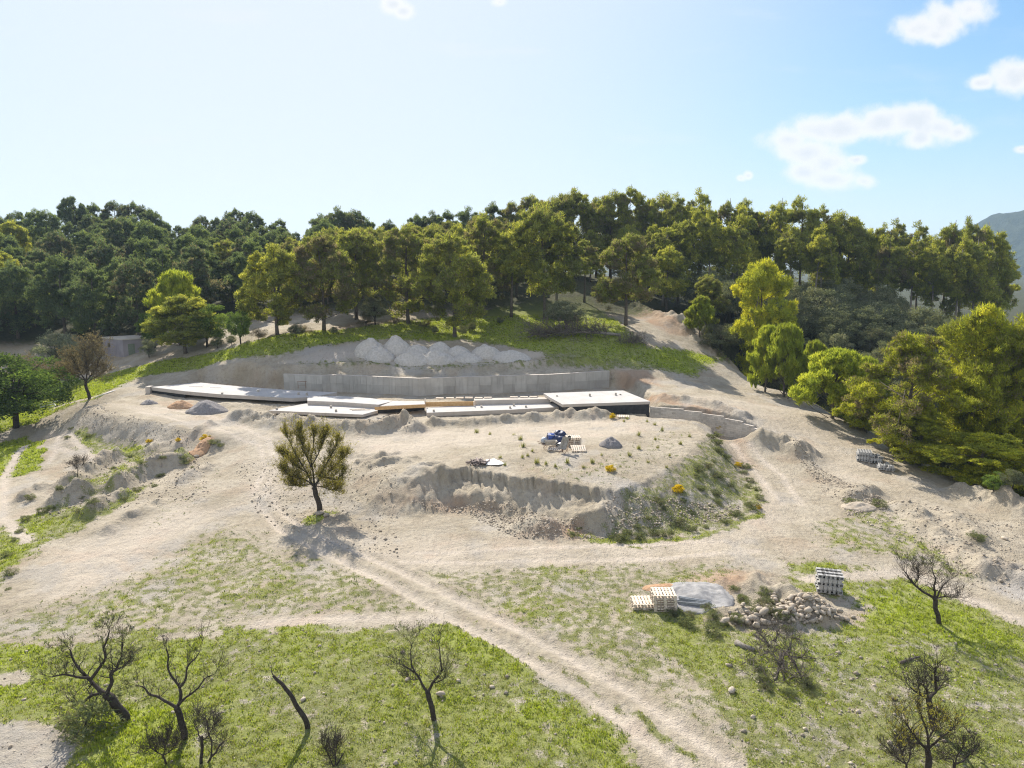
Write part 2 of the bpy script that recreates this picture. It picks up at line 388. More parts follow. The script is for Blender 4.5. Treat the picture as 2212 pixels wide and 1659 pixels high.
def G(pts, fine=False):
    """where view rays of pixels meet the ground"""
    pts = np.asarray(pts, float)
    dx, dy, dz = rays(pts[:, 0], pts[:, 1])
    n = np.sqrt(dx * dx + dy * dy + dz * dz)
    t = np.full(len(pts), 17.0); done = np.zeros(len(pts), bool); lo = t.copy(); hi = t.copy()
    for k in range(400):
        gap = CAMZ + dz * t - H(dx * t, dy * t, fine)
        done |= gap <= 0
        hi = np.where(done, np.where(hi > lo, hi, t), hi)
        if done.all() or k > 398: break
        lo = np.where(done, lo, t); t = np.where(done, t, t + np.clip(gap * 1.3, .25, 6)); hi = np.where(done, hi, t)
    for k in range(10):
        mid = (lo + hi) / 2
        below = CAMZ + dz * mid < H(dx * mid, dy * mid, fine)
        hi = np.where(below, mid, hi); lo = np.where(below, lo, mid)
    return np.c_[dx * hi, dy * hi, CAMZ + dz * hi]
def g1(u, v): return tuple(G([(u, v)])[0])
RUTS = [([tuple(p) for p in G(pts)], w) for pts, w in TRACKS]

# ------------------------------------------------------------------ ground cover masks
def GP(*pts): return [tuple(p) for p in G(pts)]
GRASS = [  # polygon (u, v), density, lushness, softness in metres
    ([(-60, 1395), (150, 1392), (300, 1362), (560, 1345), (800, 1352), (950, 1338), (1050, 1368), (1140, 1430), (1250, 1505), (1340, 1580), (1420, 1655), (1450, 1720), (-60, 1720)], .80, .4, .7),
    ([(900, 1350), (1010, 1345), (1090, 1400), (1160, 1450), (1100, 1465), (1010, 1430), (930, 1390)], .95, .75, .8),
    ([(1130, 1480), (1260, 1530), (1330, 1620), (1200, 1610), (1120, 1540)], .95, .75, .9),
    ([(165, 1600), (200, 1540), (330, 1520), (420, 1560), (440, 1700), (150, 1700)], 1.0, 1.0, .7),
    ([(-60, 1400), (200, 1390), (420, 1380), (430, 1440), (200, 1500), (-60, 1530)], .92, .7, 1.0),
    ([(-60, 1345), (120, 1300), (300, 1240), (410, 1160), (480, 1135), (620, 1180), (860, 1255), (1010, 1350), (900, 1345), (560, 1345), (300, 1365), (150, 1395), (-60, 1400)], .50, .1, 2.2),
    ([(890, 1240), (1200, 1215), (1480, 1215), (1640, 1215), (1500, 1275), (1400, 1320), (1440, 1400), (1520, 1500), (1660, 1659), (1600, 1640), (1480, 1560), (1260, 1420), (1000, 1292)], .54, .12, 1.6),
    ([(900, 1310), (1050, 1365), (1250, 1465), (1450, 1590), (1540, 1690), (1470, 1640), (1300, 1505), (1100, 1390)], .74, .05, .25),
    ([(1330, 1330), (1400, 1280), (1480, 1245), (1560, 1320), (1620, 1370), (1760, 1360), (1860, 1340), (1830, 1290), (1690, 1260), (1690, 1215), (1800, 1220), (1960, 1245), (2060, 1290), (2260, 1380), (2260, 1720), (1650, 1720), (1540, 1560), (1440, 1430)], .74, .3, 1.1),
    ([(1830, 1250), (1960, 1262), (2200, 1375), (2180, 1430), (1990, 1380), (1850, 1310)], .95, .8, 1.2),
    ([(1690, 1215), (1750, 1205), (1960, 1240), (2260, 1375), (2260, 1450), (2000, 1330), (1850, 1280), (1720, 1260)], .8, .55, .9),
    ([(1740, 1140), (1860, 1090), (1920, 1090), (2010, 1165), (2130, 1245), (2040, 1245), (1900, 1205), (1800, 1195)], .48, .2, 1.3),
    ([(1340, 1062), (1420, 1030), (1490, 985), (1530, 945), (1580, 985), (1630, 1040), (1655, 1085), (1600, 1135), (1450, 1165), (1340, 1165), (1300, 1175), (1330, 1100)], .60, .0, .8),
    ([(1230, 1150), (1450, 1165), (1600, 1125), (1650, 1090), (1640, 1120), (1560, 1150), (1420, 1180), (1300, 1180)], .85, .35, .5),
    ([(480, 765), (620, 720), (900, 690), (1120, 655), (1270, 640), (1330, 690), (1400, 750), (1540, 770), (1600, 790), (1500, 810), (1400, 790), (1330, 780), (1180, 765), (1000, 735), (800, 735), (640, 760), (560, 775)], .9, .8, 1.2),
    ([(1160, 745), (1400, 750), (1540, 775), (1500, 815), (1410, 800), (1180, 790)], .72, .3, 1.2),
    ([(1180, 700), (1260, 660), (1330, 700), (1340, 730), (1200, 730)], .9, .7, 1.0),
    ([(640, 780), (900, 775), (1150, 775), (1300, 780), (1300, 793), (1000, 796), (760, 792), (640, 792)], .42, .1, 1.0),
    ([(-60, 850), (100, 830), (300, 790), (480, 755), (560, 735), (560, 770), (450, 790), (300, 815), (225, 850), (205, 862), (130, 885), (90, 905), (-60, 950)], .95, .95, 1.0),
    ([(-30, 960), (60, 940), (95, 955), (90, 1015), (-30, 1045)], .95, .95, .5),
    ([(105, 935), (150, 930), (290, 962), (400, 975), (440, 985), (400, 1000), (280, 1000), (180, 985)], .72, .4, .9),
    ([(-30, 1140), (60, 1115), (150, 1075), (200, 1100), (260, 1060), (330, 1035), (300, 1075), (200, 1130), (100, 1180), (20, 1230), (-30, 1340)], .8, .4, .7),
    ([(150, 1040), (260, 1000), (330, 1010), (250, 1060), (190, 1065)], .65, .4, .6),
    ([(1120, 1000), (1280, 1000), (1420, 930), (1500, 930), (1480, 985), (1400, 1030), (1310, 1055), (1150, 1030)], .26, .2, 1.5),
    ([(640, 1120), (730, 1098), (735, 1112), (660, 1138)], .7, .45, .4),
    ([(300, 1100), (440, 1040), (480, 1000), (500, 1010), (430, 1090), (320, 1160)], .22, .1, 1.0),
    ([(1400, 1225), (1640, 1195), (1700, 1215), (1500, 1245)], .25, .1, .8),
    ([(1650, 925), (1760, 960), (1780, 1000), (1700, 990)], .12, .0, .8)]
GRASS = [([tuple(p) for p in G(poly)], d, l, s) for poly, d, l, s in GRASS]
PALE = [  # pale dusty worn ground: polygon, amount, softness
    ([(545, 1000), (620, 960), (760, 990), (700, 1050), (600, 1080), (620, 1150), (860, 1230), (1200, 1215), (1600, 1190), (1700, 1120), (1720, 1040), (1640, 1080), (1600, 1140), (1300, 1190), (860, 1160), (700, 1150), (580, 1120), (540, 1060)], .5, 1.5),
    ([(740, 950), (1000, 925), (1300, 905), (1450, 920), (1300, 945), (1000, 965), (800, 990)], .6, 1.5),
    ([(60, 1290), (150, 1180), (400, 1090), (500, 1100), (380, 1170), (300, 1240), (120, 1300)], .65, 1.5),
    ([(180, 880), (300, 875), (560, 930), (600, 960), (540, 960), (400, 918)], .5, .8),
    ([(1420, 850), (1700, 880), (1900, 1010), (1830, 1050), (1700, 940), (1480, 866)], .4, 1.0),
    ([(600, 785), (780, 740), (1170, 760), (1150, 785), (1000, 790), (760, 778), (640, 790)], .85, 1.0)]
PALE = [([tuple(p) for p in G(poly)], a, s) for poly, a, s in PALE]
RED = [([(1320, 805), (1400, 800), (1430, 835), (1340, 840)], .6, .6), ([(405, 990), (440, 950), (470, 945), (450, 975), (415, 1000)], 1.0, .4), ([(1395, 862), (1470, 868), (1560, 895), (1560, 905), (1470, 885), (1405, 880)], .6, .3),
       ([(390, 700), (1380, 660), (1420, 660), (1460, 700), (1430, 710)], 0, .5), ([(1330, 670), (1390, 655), (1440, 680), (1500, 720), (1440, 720), (1380, 690)], .55, .8), ([(880, 1080), (990, 1072), (1080, 1105), (960, 1105)], .5, .6),
       ([(1130, 1150), (1180, 1125), (1260, 1130), (1290, 1160), (1200, 1168)], .55, .5), ([(1460, 1250), (1560, 1235), (1650, 1240), (1600, 1262), (1480, 1262)], .45, .6), ([(330, 868), (420, 866), (430, 882), (380, 888)], .3, .5),
       ([(600, 820), (614, 838), (560, 835), (540, 822)], .35, .5), ([(1560, 940), (1640, 1010), (1600, 1010)], .3, .6), ([(600, 726), (700, 712), (780, 694), (1060, 690), (1110, 694), (1050, 706), (800, 712), (640, 735)], .35, 1.0)]
RED = [([tuple(p) for p in G(poly)], a, s) for poly, a, s in RED]
GREY = [([(2140, 1210), (2260, 1240), (2260, 1320), (2180, 1290)], .5, 1.0), ([(160, 905), (300, 915), (420, 940), (380, 968), (200, 940)], .35, .8), ([(1300, 1070), (1450, 1040), (1600, 1080), (1500, 1150), (1320, 1150)], .45, 1.0),
        ([(-60, 1560), (60, 1555), (140, 1565), (158, 1620), (150, 1720), (-60, 1720)], .55, .3), ([(600, 760), (800, 742), (900, 760), (700, 785)], .5, 1.0)]
GREY = [([tuple(p) for p in G(poly)], a, s) for poly, a, s in GREY]
BAREP = [GP((-60, 1570), (50, 1562), (120, 1568), (150, 1590), (152, 1625), (128, 1720), (-60, 1720)), GP((-20, 1470), (40, 1450), (75, 1462), (40, 1480), (-20, 1490)), GP((340, 1372), (480, 1362), (470, 1372), (350, 1382))]
TRK2 = [  # further worn wheel lines without ruts
    ([(60, 1170), (5, 1120), (10, 1030), (40, 975), (110, 935)], .5), ([(110, 935), (200, 990), (120, 965)], .4), ([(130, 940), (120, 975), (105, 1000)], .35),
    ([(870, 1215), (1200, 1212), (1450, 1206), (1640, 1190)], .35), ([(900, 1195), (1300, 1180), (1560, 1168)], .35),
    ([(1585, 960), (1640, 1030), (1690, 1090)], .35), ([(1620, 960), (1690, 1030), (1730, 1090)], .35), ([(330, 880), (450, 898), (580, 950), (600, 1010), (560, 1080)], .4), ([(300, 890), (450, 915), (560, 960), (575, 1010), (545, 1070)], .35),
    ([(800, 965), (1000, 950), (1300, 925)], .35), ([(770, 950), (1000, 935), (1250, 915)], .35), ([(120, 880), (195, 860), (240, 845)], .4), ([(1750, 1250), (1960, 1235), (2212, 1345)], .6), ([(560, 1345), (700, 1335), (950, 1338)], .5)]
TRK2 = [([tuple(p) for p in G(pts)], w) for pts, w in TRK2]

WOODP = [(ex * 1.01, ey * 1.01) for ex, ey, ez in EDGE] + [(130, 40), (140, 120), (50, 120), (37, 104)]
def cover(x, y):
    """grass amount, lushness, pale dust, red soil, grey soil at ground points"""
    gr = np.zeros_like(x); lu = np.zeros_like(x)
    x0, y0 = x, y
    x = x0 + .55 * fbm(x0 / 2.2, y0 / 2.2, 3, 71); y = y0 + .55 * fbm(x0 / 2.2, y0 / 2.2, 3, 73)
    for poly, d, l, s in GRASS:
        k = 1 - sstep(poly_sd(x, y, poly, s + .5), -s, s)
        gr = np.maximum(gr, d * k); lu = lu * (1 - k) + np.maximum(lu, l) * k
    def layer(L):
        o = np.zeros_like(x)
        for poly, a, s in L: o = np.maximum(o, a * (1 - sstep(poly_sd(x, y, poly, s + .5), -s, s)))
        return o
    pa, re, ge = layer(PALE), layer(RED), layer(GREY)
    # wood floor
    x, y = x0, y0
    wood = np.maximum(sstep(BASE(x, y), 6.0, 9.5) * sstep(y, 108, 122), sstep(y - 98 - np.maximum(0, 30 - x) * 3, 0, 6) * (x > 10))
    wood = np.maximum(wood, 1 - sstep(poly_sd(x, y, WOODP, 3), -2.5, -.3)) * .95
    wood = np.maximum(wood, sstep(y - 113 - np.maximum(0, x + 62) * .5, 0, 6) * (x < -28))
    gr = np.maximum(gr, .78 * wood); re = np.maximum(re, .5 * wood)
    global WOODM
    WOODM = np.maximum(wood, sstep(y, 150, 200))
    bare = np.zeros_like(x)
    for poly in BAREP: bare = np.maximum(bare, 1 - sstep(poly_sd(x + .3 * fbm(x, y, 2, 5), y, poly, 2), -.3, .4))
    gr = gr * (1 - .93 * bare)
    gr = np.maximum(gr, .6 * sstep(y, 140, 240)); gr = np.maximum(gr, .5 * sstep(np.abs(x) - y * .75, 0, 10))
    for pts, w in RUTS + TRK2:
        d, _ = line_d(x, y, pts, w * 3 + .5)
        d = d + .12 * fbm(x / .8, y / .8, 2, 91)
        k = np.exp(-(d / w) ** 2)
        gr = gr * (1 - .95 * k); pa = np.maximum(pa, .95 * k)
    # natural patchiness
    n1 = fbm(x / 3.2, y / 3.2, 4, 41); n2 = fbm(x / .55, y / .55, 3, 43); n3 = fbm(x / 9, y / 9, 3, 45)
    gf = gr + (n1 * (.10 + .05 * (gr > .55)) + n2 * .34) * np.clip(gr * 3, 0, 1) * 1.1
    lu = np.clip(lu + n1 * .25 + n3 * .25, 0, 1)
    pa = np.clip(pa + n1 * .35 * (pa + .25), 0, 1)
    base = sstep(n1 + n3 * .6, .35, .9)
    return np.clip(gf, 0, 1), lu, pa, np.clip(re + n1 * .25 * re + .16 * base, 0, 1), np.clip(ge + .3 * ge * n2 + .45 * sstep(-n1 + n3 * .8, .3, .9), 0, 1)

# ------------------------------------------------------------------ mesh helpers
def link(o, parent=None):
    COL.objects.link(o)
    if parent is not None: o.parent = parent
    return o
def tag(o, label=None, cat=None, group=None, kind=None):
    if label: o['label'] = label
    if cat: o['category'] = cat
    if group: o['group'] = group
    if kind: o['kind'] = kind
    return o
def empty(name, loc, rz=0.0, label=None, cat=None, group=None, scale=None):
    o = bpy.data.objects.new(name, None); o.empty_display_size = .3
    o.location = loc; o.rotation_euler = (0, 0, rz)
    if scale is not None: o.scale = scale
    link(o); return tag(o, label, cat, group)
def mesh_np(name, verts, faces, mat, smooth=True, attrs=None):
    me = bpy.data.meshes.new(name)
    verts = np.asarray(verts, np.float32)
    if isinstance(faces, np.ndarray):
        nf, k = faces.shape
        me.vertices.add(len(verts)); me.vertices.foreach_set('co', verts.ravel())
        me.loops.add(nf * k); me.loops.foreach_set('vertex_index', faces.astype(np.int32).ravel())
        me.polygons.add(nf); me.polygons.foreach_set('loop_start', np.arange(0, nf * k, k, dtype=np.int32))
        me.polygons.foreach_set('loop_total', np.full(nf, k, np.int32))
        me.update(calc_edges=True)
    else:
        me.from_pydata(verts.tolist(), [], faces)
    if smooth: me.polygons.foreach_set('use_smooth', np.ones(len(me.polygons), bool))
    for k, a in (attrs or {}).items():
        at = me.attributes.new(k, 'FLOAT', 'POINT'); at.data.foreach_set('value', np.asarray(a, np.float32))
    me.materials.append(mat)
    me.update()
    return me
def obj(name, me, parent=None, loc=None, rot=None, scale=None):
    o = bpy.data.objects.new(name, me)
    if loc is not None: o.location = loc
    if rot is not None: o.rotation_euler = rot
    if scale is not None: o.scale = scale
    return link(o, parent)
class MB:
    """collects boxes, prisms and tubes for ONE mesh"""
    def __init__(s): s.v, s.f, s.t = [], [], []
    def add(s, verts, faces, tone=0.5):
        b = len(s.v); s.v += [tuple(p) for p in verts]; s.f += [tuple(i + b for i in f) for f in faces]; s.t += [tone] * len(verts)
    def box(s, c, d, rz=0.0, tone=.5, rot=None):
        x, y, z = (q / 2 for q in d)
        m = rot if rot is not None else Matrix.Rotation(rz, 3, 'Z')
        pts = [Vector(c) + m @ Vector(p) for p in ((-x, -y, -z), (x, -y, -z), (x, y, -z), (-x, y, -z), (-x, -y, z), (x, -y, z), (x, y, z), (-x, y, z))]
        s.add(pts, [(3, 2, 1, 0), (4, 5, 6, 7), (0, 1, 5, 4), (1, 2, 6, 5), (2, 3, 7, 6), (3, 0, 4, 7)], tone)
    def prism(s, poly, z0, z1, tone=.5):
        """poly: xy(z) points; z1 None keeps each point's own z as the top"""
        a = sum(poly[i][0] * poly[(i + 1) % len(poly)][1] - poly[(i + 1) % len(poly)][0] * poly[i][1] for i in range(len(poly)))
        if a < 0: poly = poly[::-1]
        n = len(poly)
        vs = [(p[0], p[1], z0) for p in poly] + [(p[0], p[1], p[2] if z1 is None else z1) for p in poly]
        s.add(vs, [tuple(range(n - 1, -1, -1)), tuple(range(n, 2 * n))] + [(i, (i + 1) % n, n + (i + 1) % n, n + i) for i in range(n)], tone)
    def bar(s, a, b, w, h, tone=.5):
        a, b = Vector(a), Vector(b); d = b - a
        q = d.to_track_quat('X', 'Z').to_matrix()
        s.box((a + b) / 2, (d.length, w, h), rot=q, tone=tone)
    def tube(s, pts, radii, n=6, tone=.5, caps=True):
        pts = [Vector(p) for p in pts]
        vs, fs = [], []
        prev = None
        for i, p in enumerate(pts):
            d = (pts[min(i + 1, len(pts) - 1)] - pts[max(i - 1, 0)])
            d = d.normalized() if d.length > 1e-9 else Vector((0, 0, 1))
            if prev is None:
                u = d.orthogonal().normalized()
            else:
                u = (prev - d * prev.dot(d)); u = u.normalized() if u.length > 1e-6 else d.orthogonal().normalized()
            prev = u; w = d.cross(u); r = radii[i]
            for k in range(n):
                a = 2 * math.pi * k / n
                vs.append(p + (u * math.cos(a) + w * math.sin(a)) * r)
        for i in range(len(pts) - 1):
            for k in range(n):
                a, b = i * n + k, i * n + (k + 1) % n
                fs.append((a, b, b + n, a + n))
        if caps:
            fs.append(tuple(range(n - 1, -1, -1))); fs.append(tuple(range((len(pts) - 1) * n, len(pts) * n)))
        s.add(vs, fs, tone)
    def mesh(s, name, mat, smooth=False, origin=None):
        v = np.array(s.v, float)
        if origin is not None: v = v - np.array(origin)
        return mesh_np(name, v, s.f, mat, smooth, {'tone': s.t})
    def build(s, name, mat, parent=None, smooth=False, origin=None):
        return obj(name, s.mesh(name, mat, smooth, origin if origin is not None else (tuple(parent.location) if parent is not None and parent.rotation_euler.z == 0 else None)), parent)

# ------------------------------------------------------------------ materials
def material(name):
    m = bpy.data.materials.new(name); m.use_nodes = True
    t = m.node_tree; t.nodes.clear()
    out = N(t, 'ShaderNodeOutputMaterial')
    return m, t, out
def noise(t, scale, detail=4, rough=.55, vec=None, dim='3D'):
    n = N(t, 'ShaderNodeTexNoise'); n.inputs['Scale'].default_value = scale; n.inputs['Detail'].default_value = detail; n.inputs['Roughness'].default_value = rough
    if vec is not None: t.links.new(vec, n.inputs['Vector'])
    return n.outputs[0]
def principled(t, out, col, rough=.9, bump=None, bstr=.3, bdist=.02, spec=.2, metal=0):
    p = N(t, 'ShaderNodeBsdfPrincipled'); p.inputs['Roughness'].default_value = rough; p.inputs['Specular IOR Level'].default_value = spec; p.inputs['Metallic'].default_value = metal
    if isinstance(col, tuple): p.inputs['Base Color'].default_value = (*col, 1)
    else: t.links.new(col, p.inputs['Base Color'])
    if bump is not None:
        b = N(t, 'ShaderNodeBump'); b.inputs['Strength'].default_value = bstr; b.inputs['Distance'].default_value = bdist
        t.links.new(bump, b.inputs['Height']); t.links.new(b.outputs[0], p.inputs['Normal'])
    t.links.new(p.outputs[0], out.inputs[0])
    return p
def attr(t, name):
    a = N(t, 'ShaderNodeAttribute'); a.attribute_name = name
    return a.outputs['Fac']
def objcoord(t): return N(t, 'ShaderNodeTexCoord').outputs['Object']
def simple(name, c1, c2, scale=6, rough=.85, bump=.3, bdist=.02, spec=.2, metal=0, tone=0.0):
    m, t, out = material(name)
    v = objcoord(t)
    n = noise(t, scale, 6, .6, v)
    col = MIXC(t, SS(t, n, .3, .7), c1, c2)
    if tone:
        a = attr(t, 'tone')
        f = M(t, 'ADD', 1 - tone * .5, M(t, 'MULTIPLY', a, tone))
        cc = N(t, 'ShaderNodeCombineColor')
        for i in range(3): t.links.new(f, cc.inputs[i])
        col = MIXC(t, 1.0, col, cc.outputs[0], 'MULTIPLY')
    principled(t, out, col, rough, noise(t, scale * 4, 4, .6, v), bump, bdist, spec, metal)
    return m

# ground
MG, t, out = material('ground_soil')
v = objcoord(t)
nA = noise(t, .35, 5, .6, v); nB = noise(t, 2.6, 6, .65, v); nC = noise(t, 14, 5, .7, v)
dirt = MIXC(t, SS(t, nA, .3, .7), (.352, .303, .222), (.472, .418, .325))
dirt = MIXC(t, M(t, 'MULTIPLY', SS(t, nB, .45, .75), .55), dirt, (.235, .19, .145))
dirt = MIXC(t, M(t, 'MULTIPLY', SS(t, nC, .55, .72), .5), dirt, (.56, .50, .425))
dirt = MIXC(t, M(t, 'MULTIPLY', attr(t, 'pale'), .9), dirt, MIXC(t, nB, (.50, .43, .345), (.61, .54, .45)))
dirt = MIXC(t, M(t, 'MULTIPLY', attr(t, 'red'), .85), dirt, MIXC(t, nB, (.33, .17, .09), (.42, .26, .16)))
dirt = MIXC(t, M(t, 'MULTIPLY', attr(t, 'grey'), .85), dirt, MIXC(t, nB, (.36, .335, .31), (.46, .44, .41)))
mps = N(t, 'ShaderNodeMapping'); mps.inputs['Scale'].default_value = (1.0, .16, 1.0); mps.inputs['Rotation'].default_value = (0, 0, R(28)); t.links.new(v, mps.inputs[0])
nS = noise(t, 3.2, 4, .6, mps.outputs[0])
dirt = MIXC(t, M(t, 'MULTIPLY', SS(t, nS, .52, .72), .3), dirt, (.25, .205, .16))
nD = noise(t, 38, 3, .7, v)
dirt = MIXC(t, M(t, 'MULTIPLY', SS(t, nD, .56, .7), .45), dirt, (.20, .165, .13))
vor = N(t, 'ShaderNodeTexVoronoi'); vor.inputs['Scale'].default_value = 7.0
t.links.new(v, vor.inputs['Vector'])
peb = M(t, 'MULTIPLY', M(t, 'SUBTRACT', 1.0, SS(t, vor.outputs['Distance'], .12, .3)), SS(t, nB, .5, .62))
dirt = MIXC(t, M(t, 'MULTIPLY', peb, .5), dirt, (.56, .5, .43))
grn = MIXC(t, attr(t, 'lush'), MIXC(t, nB, (.12, .145, .055), (.25, .24, .11)), MIXC(t, nB, (.21, .275, .04), (.37, .40, .07)))
gm = SS(t, M(t, 'ADD', attr(t, 'grass'), M(t, 'MULTIPLY', M(t, 'SUBTRACT', nC, .5), 1.5)), .36, .66)
col = MIXC(t, M(t, 'MULTIPLY', gm, .9), dirt, grn)
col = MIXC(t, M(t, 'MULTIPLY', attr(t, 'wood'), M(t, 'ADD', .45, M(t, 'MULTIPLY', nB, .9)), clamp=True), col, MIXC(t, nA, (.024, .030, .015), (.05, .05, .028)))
bh = M(t, 'ADD', M(t, 'ADD', M(t, 'ADD', nB, M(t, 'MULTIPLY', nC, .6)), M(t, 'MULTIPLY', peb, .4)), M(t, 'MULTIPLY', nS, .4))
principled(t, out, col, .95, bh, .95, .17, .1)

# ------------------------------------------------------------------ ground sheet (polar grid: even detail at every distance)
ang = np.concatenate([np.arange(-88, -42, 2.0), np.arange(-42, 42.01, .092), np.arange(44, 89, 2.0)])
rad = [12.0]
while rad[-1] < 3150:
    r = rad[-1]; rad.append(r * (1.02 if r < 20 else 1.0037 if r < 125 else 1.008 if r < 260 else 1.05))
rad = np.array(rad)
TH, RR = np.meshgrid(np.radians(ang), rad)
gx, gy = (RR * np.sin(TH)).ravel(), (RR * np.cos(TH)).ravel()
gz = H(gx, gy)
ca = cover(gx, gy)
nr, nc = RR.shape
idx = np.arange(nr * nc).reshape(nr, nc)
quads = np.stack([idx[:-1, :-1], idx[:-1, 1:], idx[1:, 1:], idx[1:, :-1]], -1).reshape(-1, 4)[:, ::-1]
ca = tuple(ca) + (WOODM,)
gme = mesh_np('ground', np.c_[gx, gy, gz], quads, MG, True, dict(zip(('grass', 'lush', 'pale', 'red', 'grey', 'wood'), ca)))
ground = obj('ground', gme); tag(ground, kind='structure')
print('ground verts', nr * nc)

# ------------------------------------------------------------------ materials of built things
def concrete(name, c1, c2, tone=.5, stain=.35):
    m, t, out = material(name)
    v = objcoord(t)
    n1 = noise(t, .6, 6, .6, v); n2 = noise(t, 9, 5, .65, v)
    mp = N(t, 'ShaderNodeMapping'); mp.inputs['Scale'].default_value = (2.2, 2.2, .25); t.links.new(v, mp.inputs[0])
    n3 = noise(t, 1.2, 5, .6, mp.outputs[0])
    col = MIXC(t, SS(t, n1, .3, .7), c1, c2)
    col = MIXC(t, M(t, 'MULTIPLY', SS(t, n3, .5, .75), stain), col, tuple(q * .55 for q in c1))
    col = MIXC(t, M(t, 'MULTIPLY', n2, .25), col, tuple(min(.8, q * 1.25) for q in c2))
    a = attr(t, 'tone'); f = M(t, 'ADD', 1 - tone * .5, M(t, 'MULTIPLY', a, tone))
    cc = N(t, 'ShaderNodeCombineColor')
    for i in range(3): t.links.new(f, cc.inputs[i])
    col = MIXC(t, 1.0, col, cc.outputs[0], 'MULTIPLY')
    principled(t, out, col, .9, n2, .3, .02, .15)
    return m
M_WALL = concrete('wall_concrete', (.37, .35, .315), (.47, .45, .41), .32, .5)
M_SLAB = concrete('slab_concrete', (.41, .39, .365), (.50, .48, .455), .3, .25)
M_FACE = concrete('slab_edge_concrete', (.42, .375, .325), (.50, .455, .40), .3, .25)
M_BLOCKW = concrete('masonry_wall_grout', (.40, .37, .33), (.48, .45, .40), .5, .2)
M_TIMBER = simple('formwork_timber', (.50, .30, .13), (.62, .41, .20), 5, .8, .3, .01)
M_PALE = simple('pale_timber', (.55, .47, .37), (.68, .60, .50), 6, .85, .3, .01, tone=.5)
M_BITUM = simple('bitumen_membrane', (.012, .014, .018), (.03, .035, .042), 3, .55, .3, .02, .4)
M_GREEN = simple('drainage_sheet', (.03, .16, .13), (.06, .24, .2), 3, .5)
M_RUST = simple('rusty_steel', (.16, .08, .045), (.25, .14, .08), 12, .8)
M_WHITE = simple('white_plastic', (.72, .72, .70), (.8, .8, .78), 4, .5)
M_BLUE = simple('blue_plastic', (.02, .05, .22), (.04, .10, .38), 4, .45, spec=.4)
M_DBLUE = simple('dark_blue_sheeting', (.012, .02, .06), (.035, .05, .12), 4, .5, spec=.4)
M_STEEL = simple('galvanised_steel', (.34, .36, .38), (.48, .5, .52), 8, .45, .1, .005, .5, .6)
M_TYRE = simple('rubber', (.015, .015, .015), (.03, .03, .03), 8, .8)
M_TRAY = simple('mortar_caked_tray', (.35, .32, .27), (.50, .46, .40), 7, .85)
M_BLK = simple('concrete_block', (.34, .335, .325), (.44, .435, .42), 14, .95, .4, .01, tone=.3)
M_STONE = simple('limestone', (.31, .26, .20), (.46, .40, .32), 5, .95, .4, .03, tone=.6)
M_GRAVEL = simple('grey_gravel', (.27, .25, .245), (.40, .375, .36), 9, .95, 1.0, .12)
M_SPOIL = simple('pale_marl', (.60, .56, .49), (.76, .71, .64), 4, .95, 1.0, .2)
M_ORANGE = simple('orange_earth', (.40, .24, .14), (.50, .33, .20), 6, .95, .8, .08)
M_SAND = simple('grey_sand', (.25, .245, .24), (.33, .325, .32), 5, .95, .5, .04)
M_BARK = simple('dark_bark', (.038, .031, .026), (.08, .068, .058), 9, .95, .8, .04)
M_PBARK = simple('pine_bark', (.085, .07, .058), (.17, .145, .125), 7, .95, .8, .05)
M_GBARK = simple('pale_bark', (.22, .195, .165), (.33, .30, .26), 7, .95, .8, .05)
M_DEAD = simple('dead_wood', (.09, .072, .06), (.19, .165, .14), 9, .95, .6, .03)

rng = random.Random(11)

# ------------------------------------------------------------------ retaining wall behind the building site
def offset(path, d):
    p = np.array(path)[:, :2]; tq = np.gradient(p, axis=0); tq /= np.linalg.norm(tq, axis=1)[:, None]
    return p + np.c_[-tq[:, 1], tq[:, 0]] * d
ro = (RW[3][0], RW[3][1], 2.1)
wall_e = empty('retaining_wall', ro, 0, 'long grey cast concrete retaining wall with form panel joints behind the building slabs', 'wall')
backl = offset(RW, .32)
mb = MB()
mb.prism([tuple(p[:2]) for p in RW] + [tuple(p) for p in backl[::-1]], 1.4, RWTOP - .05, .5)
mb.build('wall', M_WALL, wall_e)
pan = MB(); top = MB()
fr = offset(RW, -.03); fr0 = offset(RW, -.002)
for i in range(len(RW) - 1):
    a, b = np.array(RW[i][:2]), np.array(RW[i + 1][:2])
    L = np.linalg.norm(b - a); d = (b - a) / L; nrm = np.array([d[1], -d[0]])
    pw = .75 if i < 4 else 1.5
    n = max(1, round(L / pw)); pw = L / n
    mid = 2.95 if i < 4 else 2.9
    for k in range(n):
        p = a + d * (pw * (k + .5))
        for z0, z1, tn in ((1.5, mid - .012, .35), (mid + .012, RWTOP - .06, .62)):
            q = p + nrm * (.012 + .006 * (k % 2))
            pan.box((q[0], q[1], (z0 + z1) / 2), (pw - .05, .03, z1 - z0), math.atan2(d[1], d[0]), min(1, max(0, tn + rng.uniform(-.35, .38))))
pan.build('form_panel_faces', M_WALL, wall_e)
f2 = offset(RW, -.04); b2 = offset(RW, .34)
top.prism([tuple(p) for p in f2] + [tuple(p) for p in b2[::-1]], RWTOP - .05, RWTOP, .95)
top.build('wall_top', M_FACE, wall_e)

